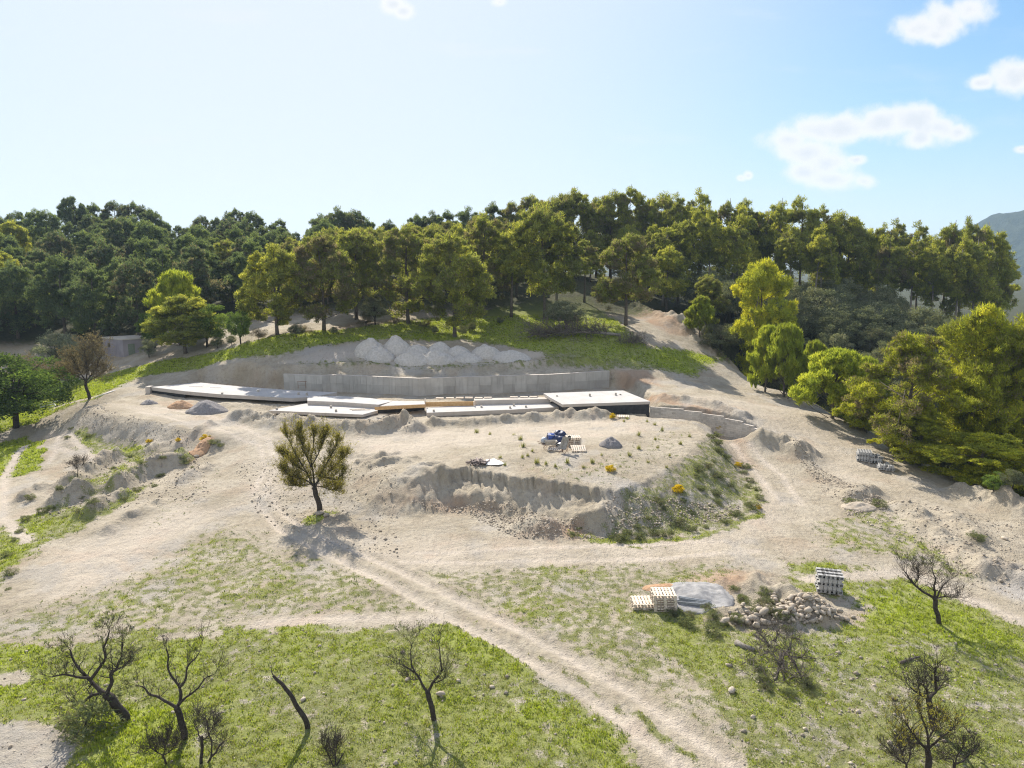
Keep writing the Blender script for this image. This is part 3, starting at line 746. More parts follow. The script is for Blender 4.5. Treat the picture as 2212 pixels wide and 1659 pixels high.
# ------------------------------------------------------------------ foundation slabs
def slab(name, label, top_px, z, thick, parts=(), mat=None, face=True):
    """top_px: outline pixels of the top at height z"""
    pts = [PZ(u, v, z) for u, v in top_px]
    c = (sum(p[0] for p in pts) / len(pts), sum(p[1] for p in pts) / len(pts), z)
    e = empty(name, c, 0, label, 'concrete slab')
    m1 = MB(); m1.prism([(p[0], p[1]) for p in pts], z - thick, z - .04, .5); m1.build('slab_edge', M_FACE, e)
    ctr = np.array(c[:2])
    inn = [tuple(np.array(p[:2]) + (ctr - np.array(p[:2])) / np.linalg.norm(ctr - np.array(p[:2])) * -.004) for p in pts]
    m2 = MB(); m2.prism(inn, z - .04, z, .5); m2.build('slab_top', M_SLAB, e)
    return e, c
def stub(e, u, v, z, h=.28, r=.1, mat=None):
    p = PZ(u, v, z); m = MB(); m.box((p[0], p[1], z + h / 2), (r * 2, r * 2, h)); m.build('pipe_stub', mat or M_TRAY, e)
def face_strip(e, name, px_a, px_b, z_top, z_bot_a, z_bot_b, mat, out=.012):
    """thin vertical sheet fixed to a slab's front face between two points"""
    a, b = np.array(PZ(*px_a, z_top)), np.array(PZ(*px_b, z_top))
    d = (b - a)[:2]; d /= np.linalg.norm(d); n = np.array([d[1], -d[0]])
    m = MB()
    A, B = a[:2] + n * out, b[:2] + n * out
    A2, B2 = a[:2] + n * (out + .03), b[:2] + n * (out + .03)
    vs = [(*A, z_top), (*B, z_top), (*B, z_bot_b), (*A, z_bot_a), (*A2, z_top), (*B2, z_top), (*B2, z_bot_b), (*A2, z_bot_a)]
    m.add(vs, [(0, 1, 2, 3), (7, 6, 5, 4), (0, 4, 5, 1), (3, 2, 6, 7), (1, 5, 6, 2), (0, 3, 7, 4)])
    return m.build(name, mat, e)

S1, c1 = slab('concrete_slab', 'large white concrete floor slab at the left end with black membrane on its end wall',
              [(327, 836), (428, 826), (514, 834), (636, 843.5), (728, 847.5), (684, 856), (634, 860), (560, 856), (475, 851.5), (400, 845)], 2.65, .42)
m = MB(); a = PZ(316, 836, 2.65); b = PZ(327, 836, 2.65)
m.box(((a[0] + b[0]) / 2 - .05, a[1] + .2, 1.9), (.55, .9, 1.6), tone=.6); m.build('return_wall', M_FACE, S1)
face_strip(S1, 'membrane', (328, 836.3), (400, 845), 2.60, 1.2, 1.5, M_BITUM)
face_strip(S1, 'membrane', (400, 845), (452, 849.5), 2.25, 1.6, 2.0, M_BITUM)
face_strip(S1, 'drainage_sheet', (405, 845.6), (470, 851), 2.42, 2.3, 2.3, M_GREEN, .05)
for u, v in ((558, 846), (645, 853), (480, 851), (663, 854)): stub(S1, u, v, 2.65, .3 if u > 640 else .18)
for k in range(46):   # starter bars along the rear edge
    u = 455 + k * 2.6; v = 829.2 + (u - 455) * .085
    if k == 0: rb = MB()
    p = PZ(u, v, 2.65); rb.tube([(p[0], p[1], 2.64), (p[0] + .05, p[1], 2.64 + rng.uniform(.16, .26))], [.012, .012], 4)
rb.build('starter_bars', M_RUST, S1)
for (u, v, w) in ((424, 834, 1.0), (467, 836, .8)):
    p = PZ(u, v, 2.65); m = MB(); m.box((p[0], p[1], 2.66), (w * 1.6, .5, .03)); m.build('floor_opening', M_BITUM, S1)

S2, c2 = slab('concrete_slab', 'narrow raised concrete strip slab behind the low slab and in front of the wall bend',
              [(664, 857.2), (684, 855.8), (738, 855.6), (800, 860), (850, 866), (818, 874), (740, 868.5), (664, 865.5)], 2.75, .5)
S3, c3 = slab('concrete_slab', 'low white concrete slab nearest the dirt ridge on the left with loose boards on it',
              [(580, 886.5), (661, 871.5), (740, 874.5), (809, 877.5), (816, 886.5), (783, 895.5), (680, 891)], 2.3, .3)
face_strip(S3, 'membrane', (581, 887), (783, 896), 2.06, 1.75, 1.75, M_BITUM)
for u, v in ((598, 884.5), (726, 889), (715, 881)): stub(S3, u, v, 2.3, .24)
S4, c4 = slab('concrete_slab', 'small raised slab edged with orange formwork timber above a black membrane wall',
              [(821, 877), (850, 866), (916, 866.3), (918, 873)], 2.85, .2)
face_strip(S4, 'formwork_board', (809, 879), (918.5, 873.4), 2.88, 2.55, 2.55, M_TIMBER, .05)
face_strip(S4, 'membrane', (815, 879), (917, 873.6), 2.55, 1.2, 1.0, M_BITUM, .02)
S5, c5 = slab('concrete_slab', 'long low white concrete slab behind the right dirt ridge beside the formwork wall',
              [(920, 881), (1026, 873), (1189, 866), (1214, 878.8), (1100, 885), (922, 891.5)], 2.35, .42)
for u, v in ((1136, 880), (1102, 882), (937, 889), (1110, 877), (1040, 880)): stub(S5, u, v, 2.35, .22)
a = PZ(922, 893, 2.0)
S6, c6 = slab('concrete_slab', 'large white square concrete slab at the right end above a black waterproofed basement wall',
              [(1174, 849.3), (1260, 846.2), (1346, 843.5), (1404.5, 867), (1215, 873.5), (1189, 859)], 3.2, .3)
m = MB()
pb = [PZ(1222, 873.6, 3.2), PZ(1403.5, 867.4, 3.2), PZ(1346, 846, 3.2), PZ(1190, 850, 3.2)]
m.prism([(p[0], p[1] + .12) for p in pb], -.4, 2.9, .5); m.build('basement_wall', M_BITUM, S6)
for u, v in ((1274, 856), (1330, 854), (1203, 856), (1340, 853)): stub(S6, u, v, 3.2, .3 if u in (1274, 1330) else .12)
m = MB(); a, b, c = PZ(1312, 879, 2.45), PZ(1362, 879, 2.45), PZ(1388, 893, 1.75)
m.add([(a[0], a[1] - .5, 2.5), (b[0], b[1] - .55, 2.5), (c[0], c[1] - .3, 1.6), (a[0] + 1.6, a[1] - .5, 1.6), (a[0], a[1] - .3, 2.5), (b[0], b[1] - .3, 2.5), (c[0], c[1] - .05, 1.6), (a[0] + 1.6, a[1] - .3, 1.6)],
      [(0, 3, 2, 1), (4, 5, 6, 7), (0, 1, 5, 4), (1, 2, 6, 5), (2, 3, 7, 6), (3, 0, 4, 7)]); m.build('wing_wall', M_FACE, S6)

# rear beam, formwork wall, timber blocks on the beam
pts = [PZ(1024, 860.5, 2.85), PZ(1188, 857.5, 2.85), PZ(1189, 861.5, 2.85), PZ(1024, 865, 2.85)]
e = empty('concrete_beam', (pts[0][0], pts[0][1], 2.85), 0, 'pale concrete ground beam behind the long low slab carrying small timber blocks', 'concrete beam')
m = MB(); m.prism([p[:2] for p in pts], 2.0, 2.85, .55); m.build('beam', M_FACE, e)
pts = [PZ(919, 866, 2.95), PZ(1024, 864, 2.95)]
e = empty('formwork_wall', (pts[0][0], pts[0][1], 2.3), 0, 'orange plywood formwork wall standing on the long low slab', 'formwork')
m = MB(); m.bar((pts[0][0], pts[0][1] - .1, 2.58), (pts[1][0], pts[1][1] - .1, 2.58), .06, .5); m.build('plywood_panel', M_TIMBER, e)
m = MB(); x, y = pts[0][0], pts[0][1]
m.box((x - .02, y - .12, 2.7), (.08, .3, 1.0), tone=.9); m.box((pts[1][0], pts[1][1] - .3, 2.6), (.06, .6, .5), tone=.9); m.build('end_board', M_PALE, e)
bm = MB(); bm.box((0, 0, .06), (.85, .34, .12), tone=.6); bme = bm.mesh('timber_block', M_PALE)
for k, (u, v) in enumerate(((950, 862), (972, 861.5), (993, 861), (1013, 860.8), (1034, 860.5), (1054, 860), (1110, 859), (1132, 858.6), (1152, 858.2))):
    p = PZ(u, v, 2.86)
    o = obj('timber_block', bme, None, (p[0], p[1], 2.852 if u > 1024 else 2.895), (0, 0, rng.uniform(-.15, .15)))
    tag(o, 'short pale timber block lying in the row on the rear beam', 'timber block', 'timber blocks on the rear beam')

# white plastic sheet by the trench, boards on the slab, trestle
def sheet(name, label, pts, mat, cat, th=.02, group=None):
    c = np.mean(np.array(pts), 0); m = MB()
    v = [tuple(np.array(p) - c) for p in pts]; n = len(v)
    m.add(v + [(x, y - .02, z - th) for x, y, z in v], [tuple(range(n)), tuple(range(2 * n - 1, n - 1, -1))] + [(i, i + n, (i + 1) % n + n, (i + 1) % n) for i in range(n)])
    o = m.build(name, mat, None); o.location = tuple(c); return tag(o, label, cat, group)
a = PZ(922, 893, 2.0)
sheet('plastic_sheet', 'white plastic sheet hanging below the slab corner beside the trench', [(a[0], a[1] - .6, 1.9), (a[0] + .9, a[1] - .75, 1.95), (a[0] + 2.0, a[1] - .6, 2.0), (a[0] + 2.0, a[1] - .8, 1.3), (a[0] + 1.1, a[1] - 1.0, 1.1), (a[0] + .1, a[1] - .9, 1.0)], M_WHITE, 'plastic sheet')
for k, (u, v, L, rz, lab) in enumerate(((772, 884.5, 1.6, .2, 'rear'), (780, 886, 1.9, .15, 'front'))):
    p = PZ(u, v, 2.3); m = MB(); m.box((0, 0, .03), (L, .16, .06), tone=.3)
    o = m.build('board', M_PALE); o.location = (p[0], p[1], 2.302); o.rotation_euler = (0, 0, rz)
    tag(o, 'shorter grey board lying on the low slab, the farther of two' if k == 0 else 'longer grey board lying on the low slab, the nearer of two', 'board', 'boards on the low slab')
p = PZ(651, 840, 2.65)
e = empty('trestle', (p[0], p[1] + .3, 2.65), .2, 'thin rusty steel trestle standing at the rear edge of the left slab', 'trestle', None, (.75, .75, .75))
m = MB()
for s in (-.6, .6):
    for q in (-.3, .3):
        m = MB(); m.bar((s, q, 0), (s, 0, 1.1), .04, .04); m.build('leg', M_RUST, e)
m = MB(); m.bar((-.75, 0, 1.1), (.75, 0, 1.1), .06, .06); m.bar((-.6, -.15, .55), (.6, -.15, .55), .03, .03); m.build('rails', M_RUST, e)

# ------------------------------------------------------------------ stepped masonry wall along the sunken ramp
e = empty('block_wall', (MW[3][0], MW[3][1], 0.4), 0, 'curved concrete block retaining wall stepping down along the sunken ramp', 'wall')
m = MB(); cp = MB()
for i in range(len(MW) - 1):
    a, b = np.array(MW[i][:2]), np.array(MW[i + 1][:2]); L = np.linalg.norm(b - a); d = (b - a) / L
    zt = MWtop[i]; rzz = math.atan2(d[1], d[0]); nh = int((zt + .6) / .2)
    nb = max(1, round(L / .4)); bw = L / nb
    ext = .0
    for r in range(nh):
        z = zt - .2 * (r + .5)
        for k in range(nb + (r % 2)):
            s0 = max(0, (k - .5 * (r % 2)) * bw); s1 = min(L, (k + 1 - .5 * (r % 2)) * bw)
            if s1 - s0 < .05: continue
            q = a + d * (s0 + s1) / 2
            m.box((q[0], q[1], z), (s1 - s0 - .012, .2 + .004 * ((i + k) % 2), .19), rzz, rng.uniform(.2, .9))
    q = (a + b) / 2
    cp.box((q[0], q[1], zt + .012), (L + .05, .23, .024), rzz, .8)
m.build('block_courses', M_BLOCKW, e); cp.build('coping', M_FACE, e)
m = MB()
for i, u in enumerate((1440, 1452, 1490, 1505, 1535, 1550)):
    p = PZ(u, 884, 2.6); m.tube([(p[0], p[1] + .35, 2.2), (p[0], p[1] + .35, 2.75)], [.012, .012], 4)
rbm = m

# ------------------------------------------------------------------ stone hut at the wood edge
hb = g1(268, 771)
e = empty('stone_hut', (hb[0], hb[1], hb[2] - .3), 0, 'small grey stone hut with flat concrete roof and round window at the wood edge', 'hut')
dl = np.array([-.86, .50]); dr = np.array([.80, .60])
A = np.array(hb[:2]); WL, WR = 5.2, 4.3
p4 = [tuple(A), tuple(A + dr * WR), tuple(A + dr * WR + dl * WL), tuple(A + dl * WL)]
z0, z1 = hb[2] - .3, hb[2] + 2.55
M_HUT = concrete('hut_stone', (.27, .25, .27), (.36, .33, .35), .4, .3)
m = MB(); m.prism(p4, z0, z1, .5); m.build('wall', M_HUT, e)
cc = np.mean(np.array(p4), 0)
p5 = [tuple(cc + (np.array(p) - cc) * 1.07) for p in p4]
m = MB(); m.prism(p5, z1, z1 + .16, .8)
nn = 7
for k in range(nn):
    f = (k + .5) / nn; s = np.array(p5[0]) * (1 - f) + np.array(p5[3]) * f; q = np.array(p5[1]) * (1 - f) + np.array(p5[2]) * f
    m.bar((*s, z1 + .18), (*q, z1 + .18), .3, .05, .9)
m.build('roof', M_BLOCKW, e)
nL = np.array([-dl[1], dl[0]]) * -1
if nL[1] > 0: nL = -nL
c = A + dl * 3.6 + nL * .01
m = MB(); m.tube([(*(c + nL * -.02), hb[2] + 1.6), (*(c + nL * .03), hb[2] + 1.6)], [.33, .33], 14); m.build('round_window', M_BITUM, e)
nR = np.array([dr[1], -dr[0]])
if nR[1] > 0: nR = -nR
c = A + dr * 1.1 + nR * .02
m = MB(); m.box((*c, hb[2] + .95), (.9, .06, 1.9), math.atan2(dr[1], dr[0]), .4); m.build('door', simple('faded_green_door', (.16, .2, .15), (.22, .25, .2)), e)

# ------------------------------------------------------------------ pallets
def pallet_meshes(n_top=7, L=1.2, W=1.0):
    d = MB()
    for k in range(n_top): d.box((-L / 2 + (k + .5) * L / n_top, 0, .133), (L / n_top * .62, W, .022), tone=rng.uniform(.3, 1))
    s = MB()
    for y in (-W / 2 + .05, 0, W / 2 - .05):
        for x in (-L / 2 + .07, 0, L / 2 - .07): s.box((x, y, .06), (.14, .1, .075), tone=.4)
        s.box((0, y, .11), (L, .1, .022), tone=.5)
    b = MB()
    for y in (-W / 2 + .05, 0, W / 2 - .05): b.box((0, y, .011), (L, .1, .022), tone=.4)
    return [d.mesh('deck_boards', M_PALE), s.mesh('spacer_blocks', M_PALE), b.mesh('base_boards', M_PALE)]
PAL = pallet_meshes()
PH = .146
def pallet(x, y, z, rz, label, group=None, tilt=None):
    e = empty('pallet', (x, y, z), rz, label, 'pallet', group)
    if tilt: e.rotation_euler = (tilt[0], tilt[1], rz)
    for me, nm in zip(PAL, ('deck_boards', 'spacer_blocks', 'base_boards')): obj(nm, me, e)
    return e
p = g1(1436, 1322); gz0 = h1(*p[:2]) + .02
for k in range(6):
    pallet(p[0] + rng.uniform(-.03, .03), p[1] + .45 + rng.uniform(-.03, .03), gz0 + k * PH, rng.uniform(-.05, .05),
           'topmost pallet of the tall stack in the grass by the metal beams' if k == 5 else 'wooden pallet under the top one in the tall stack by the metal beams',
           'pallets of the tall stack by the metal beams')
p = g1(1392, 1316); gz0 = h1(*p[:2]) + .02
for k in range(2):
    pallet(p[0] - .02, p[1] + .3, gz0 + k * PH + .04 * k, -.04 + .05 * k, ('lower' if k == 0 else 'upper') + ' pallet of the low pair left of the tall pallet stack', 'low pair of pallets')
p = g1(1239, 966); gz0 = h1(*p[:2]) + .03
for k in range(5):
    pallet(p[0], p[1] + .5, gz0 + k * PH, .12 + rng.uniform(-.03, .03), 'topmost pale pallet of the stack on the earth plateau' if k == 4 else 'pallet under the top one in the stack on the earth plateau', 'pallet stack on the plateau')
p = g1(1250, 976); pallet(p[0], p[1] + .35, h1(*p[:2]) + .12, .05, 'pinkish pallet leaning in front of the pallet stack on the plateau', None, (.22, 0))
p = g1(1200, 973); pallet(p[0], p[1] + .2, h1(*p[:2]) + .03, -.25, 'single pallet lying flat left of the pallet stack on the plateau', None, (.06, .02))
p = g1(1346, 902); pallet(p[0], p[1], h1(*p[:2]) + .03, -.1, 'single pallet lying on the dirt below the basement wall', None)

# wheelbarrows
def wheelbarrow(u, v, rz, label, up=False):
    p = g1(u, v); e = empty('wheelbarrow', (p[0], p[1], h1(*p[:2])), rz, label, 'wheelbarrow')
    m = MB()
    b0 = [(-.28, -.2, .38), (.34, -.2, .38), (.34, .2, .38), (-.28, .2, .38)]; b1 = [(-.45, -.34, .68), (.62, -.3, .68), (.62, .3, .68), (-.45, .34, .68)]
    m.add(b0 + b1, [(0, 1, 2, 3), (0, 4, 5, 1), (1, 5, 6, 2), (2, 6, 7, 3), (3, 7, 4, 0)]); 
    inner = [(x * .96, y * .95, z + .015) for x, y, z in b0 + b1]
    m.add(inner, [(3, 2, 1, 0), (1, 5, 4, 0), (2, 6, 5, 1), (3, 7, 6, 2), (0, 4, 7, 3)])
    m.build('tray', M_TRAY, e, origin=(0, 0, 0))
    m = MB()
    for s in (-1, 1): m.tube([(-1.0, s * .3, .62), (-.4, s * .24, .36), (.72, s * .08, .2)], [.02] * 3, 6)
    m.build('handle_frame', M_RUST, e, origin=(0, 0, 0))
    for s in (-1, 1):
        m = MB(); m.tube([(-.4, s * .24, .36), (-.5, s * .26, 0), (-.2, s * .24, .36)], [.018] * 3, 6); m.build('leg', M_RUST, e, origin=(0, 0, 0))
    m = MB(); m.tube([(.72, -.05, .2), (.72, .05, .2)], [.2, .2], 16); w = m.build('wheel', M_TYRE, e, origin=(0, 0, 0))
    m = MB(); m.tube([(.72, -.06, .2), (.72, .06, .2)], [.11, .11], 12); m.build('rim', M_STEEL, w, origin=(0, 0, 0))
    if up: e.rotation_euler = (0, -1.0, rz); e.location.z += .35
    return e
wheelbarrow(1187, 969, .1, 'wheelbarrow with mortar caked tray beside the blue bags on the plateau')
wheelbarrow(1226, 975, .9, 'wheelbarrow tipped up against the pallet stack on the plateau', True)

# blob objects (bags, stones, heaps)
def blob(name, mat, rx, ry, rz, seed, sub=2, amp=.25, freq=1.5, flat=True, tone=.5):
    import bmesh
    bmm = bmesh.new(); bmesh.ops.create_icosphere(bmm, subdivisions=sub, radius=1)
    v = np.array([q.co[:] for q in bmm.verts]); f = [[q.index for q in fc.verts] for fc in bmm.faces]; bmm.free()
    n = fbm(v[:, 0] * freq + v[:, 2] * 1.7 + seed * 3.1, v[:, 1] * freq - v[:, 2] * 1.3 + seed, 3, seed)
    v = v * (1 + amp * n)[:, None]
    if flat: v[:, 2] = np.where(v[:, 2] < -.35, -.35 + (v[:, 2] + .35) * .2, v[:, 2])
    v[:, 2] -= v[:, 2].min()
    v *= np.array([rx, ry, rz])
    return mesh_np(name, v, np.array(f), mat, False, {'tone': np.full(len(v), tone)})
bag_me = [blob('bag', M_DBLUE, .42, .34, .3, s) for s in (1, 2, 3)]
bl = [(1189, 950, 0, 'dark blue crumpled bag at the left of the bag heap'), (1197, 952, 1, None), (1206, 950, 2, None), (1215, 952, 1, None), (1203, 956, 0, None), (1212, 957, 2, None), (1221, 954, 0, None)]
for k, (u, v, s, lab) in enumerate(bl):
    p = g1(u, v + 2); o = obj('plastic_bag', bag_me[s], None, (p[0], p[1] + .4, h1(*p[:2]) + (.22 if k in (2, 3) else -.02)), (0, 0, rng.uniform(0, 6)), (1.15, 1.1, 1.5))
    tag(o, 'dark blue crumpled plastic bag in the heap beside the pallet stack', 'bag', 'blue bags beside the pallet stack')
p = g1(1199, 957); e = empty('bucket', (p[0] - .3, p[1] + .3, h1(*p[:2])), 0, 'bright blue plastic drum standing among the dark blue bags', 'drum')
m = MB(); m.tube([(0, 0, 0), (0, 0, .6), (0, 0, .72)], [.27, .3, .28], 16); m.build('body', M_BLUE, e, True, (0, 0, 0)); m = MB(); m.tube([(0, 0, .66), (0, 0, .69)], [.315, .315], 16); m.build('rim', M_WHITE, e, True, (0, 0, 0))
p = g1(1213, 962); tag(obj('sack', blob('sack', M_WHITE, .38, .28, .2, 7), None, (p[0], p[1], h1(*p[:2])), (0, 0, .4)), 'white cement sack in front of the blue bags', 'sack')
p = g1(1176, 957); tag(obj('water_drum', blob('water_drum', M_STEEL, .32, .3, .36, 8, 3, .03), None, (p[0], p[1], h1(*p[:2]))), 'round silvery drum at the left end of the bag heap', 'drum')
# timber scrap heap with white sheets near the cliff edge
p = g1(1033, 1003); zz = h1(*p[:2]); e = empty('scrap_heap', (p[0], p[1], zz), 0, 'heap of broken timber offcuts near the edge of the earth cliff', 'scrap heap')
m = MB()
for k in range(70):
    a = rng.uniform(0, 6.28); r = rng.uniform(0, .75); L = rng.uniform(.35, 1.1); th = rng.uniform(0, 3.14)
    c = (r * math.cos(a) * 1.2, r * math.sin(a) * .8, .05 + max(0, .32 - r * .35) * rng.uniform(.3, 1.2))
    m.box(c, (L, rng.uniform(.05, .12), rng.uniform(.02, .05)), rot=Matrix.Rotation(th, 3, 'Z') @ Matrix.Rotation(rng.uniform(-.4, .4), 3, 'Y'), tone=rng.uniform(0, 1))
m.build('offcuts', simple('weathered_offcuts', (.17, .13, .12), (.33, .28, .25), 7, tone=.9), e, origin=(0, 0, 0))
for k, (u, v, lab) in enumerate(((1060, 999, 'white crumpled plaster sheet right of the timber scrap heap'), (1071, 1003, 'white flat sheet at the right end of the timber scrap heap'))):
    q = g1(u, v); zq = h1(*q[:2]); L = .75
    sheet('sheet', lab, [(q[0] - L, q[1] - .2, zq + .05), (q[0] + .2, q[1] - .35, zq + .1), (q[0] + L, q[1], zq + .06), (q[0] + .3, q[1] + .4, zq + .2), (q[0] - L * .6, q[1] + .3, zq + .12)], M_WHITE, 'sheet')

# ------------------------------------------------------------------ concrete block packs
def block_mesh():
    m = MB(); w, l, h, tt = .2, .4, .2, .032
    m.box((0, -w / 2 + tt / 2, h / 2), (l, tt, h), tone=.5); m.box((0, w / 2 - tt / 2, h / 2), (l, tt, h), tone=.5)
    for x in (-l / 2 + tt / 2, 0, l / 2 - tt / 2): m.box((x, 0, h / 2), (tt, w - 2 * tt, h - .004), tone=.5)
    m.box((0, 0, .02), (l - 2 * tt, w - 2 * tt, .03), tone=.4)
    return m.mesh('concrete_block', M_BLK)
BLK = block_mesh()
def pack(u, v, nx, ny, nz, rz, lab, grp, miss=0.0, onside=True):
    p = g1(u, v); zz = h1(*p[:2]) + .1
    c, s = math.cos(rz), math.sin(rz)
    for k in range(nz):
        for i in range(nx):
            for j in range(ny):
                if k == nz - 1 and rng.random() < miss: continue
                lx, ly = (i - (nx - 1) / 2) * .225, (j + .5) * .41
                # stacked on their side: openings face the long way
                o = obj('concrete_block', BLK, None, (p[0] + lx * c - ly * s, p[1] + lx * s + ly * c, zz + k * .205 + (.1 if onside else 0)), (R(90) if (k % 2 == 0) else 0, 0, rz + (0 if k % 2 == 0 else R(90))))
                if k % 2: o.location.z -= .1
                tag(o, lab, 'concrete block', grp)
    e = empty('pallet', (p[0] - .62 * s * 1, p[1] + .62 * c, zz - .14), rz, 'wooden pallet under the ' + grp.replace('blocks of ', ''), 'pallet')
    for me, nm in zip(PAL, ('deck_boards', 'spacer_blocks', 'base_boards')): obj(nm, me, e)
pack(1792, 1287, 5, 3, 5, -.28, 'hollow grey concrete block in the square stack above the stone heap', 'blocks of the square stack above the stone heap')
pack(1868, 999, 5, 3, 4, -.35, 'hollow concrete block in the tallest stack on the bare strip by the pines', 'blocks of the tallest stack by the pines')
pack(1892, 1004, 4, 3, 3, -.4, 'hollow concrete block in the middle stack on the bare strip by the pines', 'blocks of the middle stack by the pines', .3)
pack(1915, 1018, 5, 3, 2, -.3, 'hollow concrete block in the low broken stack on the bare strip by the pines', 'blocks of the low broken stack by the pines', .4)

# metal beams
for k, (ua, va, ub, vb, lab) in enumerate(((1466, 1302, 1536, 1309, 'upper of two long galvanised beams leading from the pallet stack to the stones'), (1462, 1305, 1530, 1313, 'lower of two long galvanised beams leading from the pallet stack to the stones'))):
    a, b = np.array(g1(ua, va)), np.array(g1(ub, vb)); a[2] += .22 if k == 0 else .08; b[2] += .12
    m = MB(); c = (a + b) / 2
    m.bar(a - c, b - c, .16, .03); m.bar(a - c + np.array((0, .08, .06)), b - c + np.array((0, .08, .06)), .02, .14); m.bar(a - c + np.array((0, -.08, .06)), b - c + np.array((0, -.08, .06)), .02, .14)
    o = m.build('metal_beam', M_STEEL); o.location = tuple(c); tag(o, lab, 'metal beam', 'beams beside the sand')
# white pipes on the left meadow
for k, (pp, lab) in enumerate((([(75, 880), (95, 873), (118, 870), (131, 866)], 'long white plastic pipe lying in the left meadow'), ([(86, 882), (100, 878), (118, 874), (121, 878), (105, 883)], 'bent white plastic pipe lying in the left meadow'), ([(205, 861), (225, 853), (249, 845)], 'straight pale pipe lying right of the bare brown tree'))):
    q = [np.array(g1(*a)) for a in pp]; c = q[0].copy(); m = MB()
    m.tube([tuple(a - c + np.array((0, 0, .1))) for a in q], [.055] * len(q), 8)
    o = m.build('plastic_pipe', M_WHITE, smooth=True); o.location = tuple(c); tag(o, lab, 'pipe')

# ------------------------------------------------------------------ heaps
def heap(name, mat, u, v, rx, ry, h, seed, label, group=None, sink=.15, amp=.22, cat='heap', pw=1.25):
    q = g1(u, v); n = 42
    tq = np.linspace(-1, 1, n); X, Y = np.meshgrid(tq, tq)
    rr = np.hypot(X, Y)
    a = fbm(X * 1.6 + seed * 7, Y * 1.6, 3, seed); b = fbm(X * 7, Y * 7, 3, seed + 5)
    Z = np.clip(1 - rr ** pw, 0, 1) ** .85 * h * (1 + amp * a) + b * .03 * h * (rr < .98)
    wx, wy = X * rx, Y * ry
    gz_ = H((q[0] + wx).ravel(), (q[1] + wy).ravel()).reshape(X.shape) - q[2]
    Z = Z + gz_ - np.where(rr > .96, .25, 0.0)
    ii = np.arange(n * n).reshape(n, n)
    f = np.stack([ii[:-1, :-1], ii[:-1, 1:], ii[1:, 1:], ii[1:, :-1]], -1).reshape(-1, 4)
    ok = (rr.ravel()[f] < 1.08).all(1)
    o = obj(name, mesh_np(name, np.c_[wx.ravel(), wy.ravel(), Z.ravel()], f[ok], mat, True, {'tone': np.full(n * n, .5)}), None, q)
    return tag(o, label, cat, group)
heap('gravel_heap', M_GRAVEL, 447, 889, 2.3, 1.8, 1.25, 1, 'large dark grey gravel heap in front of the left slab')
heap('earth_heap', M_ORANGE, 391, 880, 1.5, 1.2, .75, 2, 'orange earth heap beside the large dark gravel heap')
heap('gravel_heap', M_GRAVEL, 322, 873, 1.0, .8, .5, 3, 'smallest dark gravel heap in front of the membrane wall')
heap('gravel_heap', M_GRAVEL, 1319, 964, 1.0, .9, .75, 4, 'small conical gravel heap on the plateau right of the pallets')
for k, (u, v, rx, ry, h, mt, lab) in enumerate(((800, 762, 2.6, 2.0, 1.9, M_SPOIL, 'leftmost of the rear pale tipped spoil heaps above the retaining wall'), (858, 760, 2.6, 2.0, 2.0, M_SPOIL, 'tallest pale spoil heap, second in the rear row above the wall'),
        (820, 773, 2.4, 1.8, 1.3, M_SPOIL, 'low pale heap in front of the tallest spoil heap'), (900, 765, 2.4, 1.6, 1.2, M_SPOIL, 'pale rounded heap just right of the tallest spoil heap'), (950, 763, 2.3, 1.6, 1.3, M_SPOIL, 'pale heap in the middle of the rear spoil row'),
        (990, 766, 2.2, 1.6, 1.1, M_SPOIL, 'lower pale heap between the middle and right heaps of the spoil row'), (1050, 766, 2.5, 1.8, 1.35, M_SPOIL, 'wide pale heap near the right end of the spoil row'), (1105, 776, 3.2, 1.8, 1.0, M_SPOIL, 'flattened pale heap at the right end of the spoil row'),
        (890, 781, 2.8, 1.6, 1.3, M_SPOIL, 'sunlit beige heap in front of the spoil row'), (945, 779, 2.8, 1.6, 1.2, M_SPOIL, 'beige heap with weeds in front of the middle of the spoil row'), (1010, 776, 2.4, 1.5, .8, M_SPOIL, 'small beige heap in front of the wide pale heap'))):
    heap('spoil_heap', mt, u, v, rx * .85, ry * .85, h * 1.05, 20 + k, lab, 'spoil heaps above the wall', cat='spoil heap', pw=1.6, amp=.18)
heap('sand_heap', M_SAND, 1508, 1288, 2.0, 1.9, .28, 41, 'flat pale grey sand heap beside the metal beams')
heap('gravel_heap', M_ORANGE, 1428, 1272, 1.1, .5, .15, 42, 'thin patch of pinkish gravel behind the pallets')
heap('earth_heap', M_ORANGE, 433, 975, .9, 1.6, .6, 43, 'rust red earth heap under the yellow bush on the left bank', sink=.2)
heap('stone_rubble', M_STONE, 1855, 1096, 1.3, 1.0, .4, 44, 'grey rubble heap with weeds left of the bare strip', cat='rubble heap')

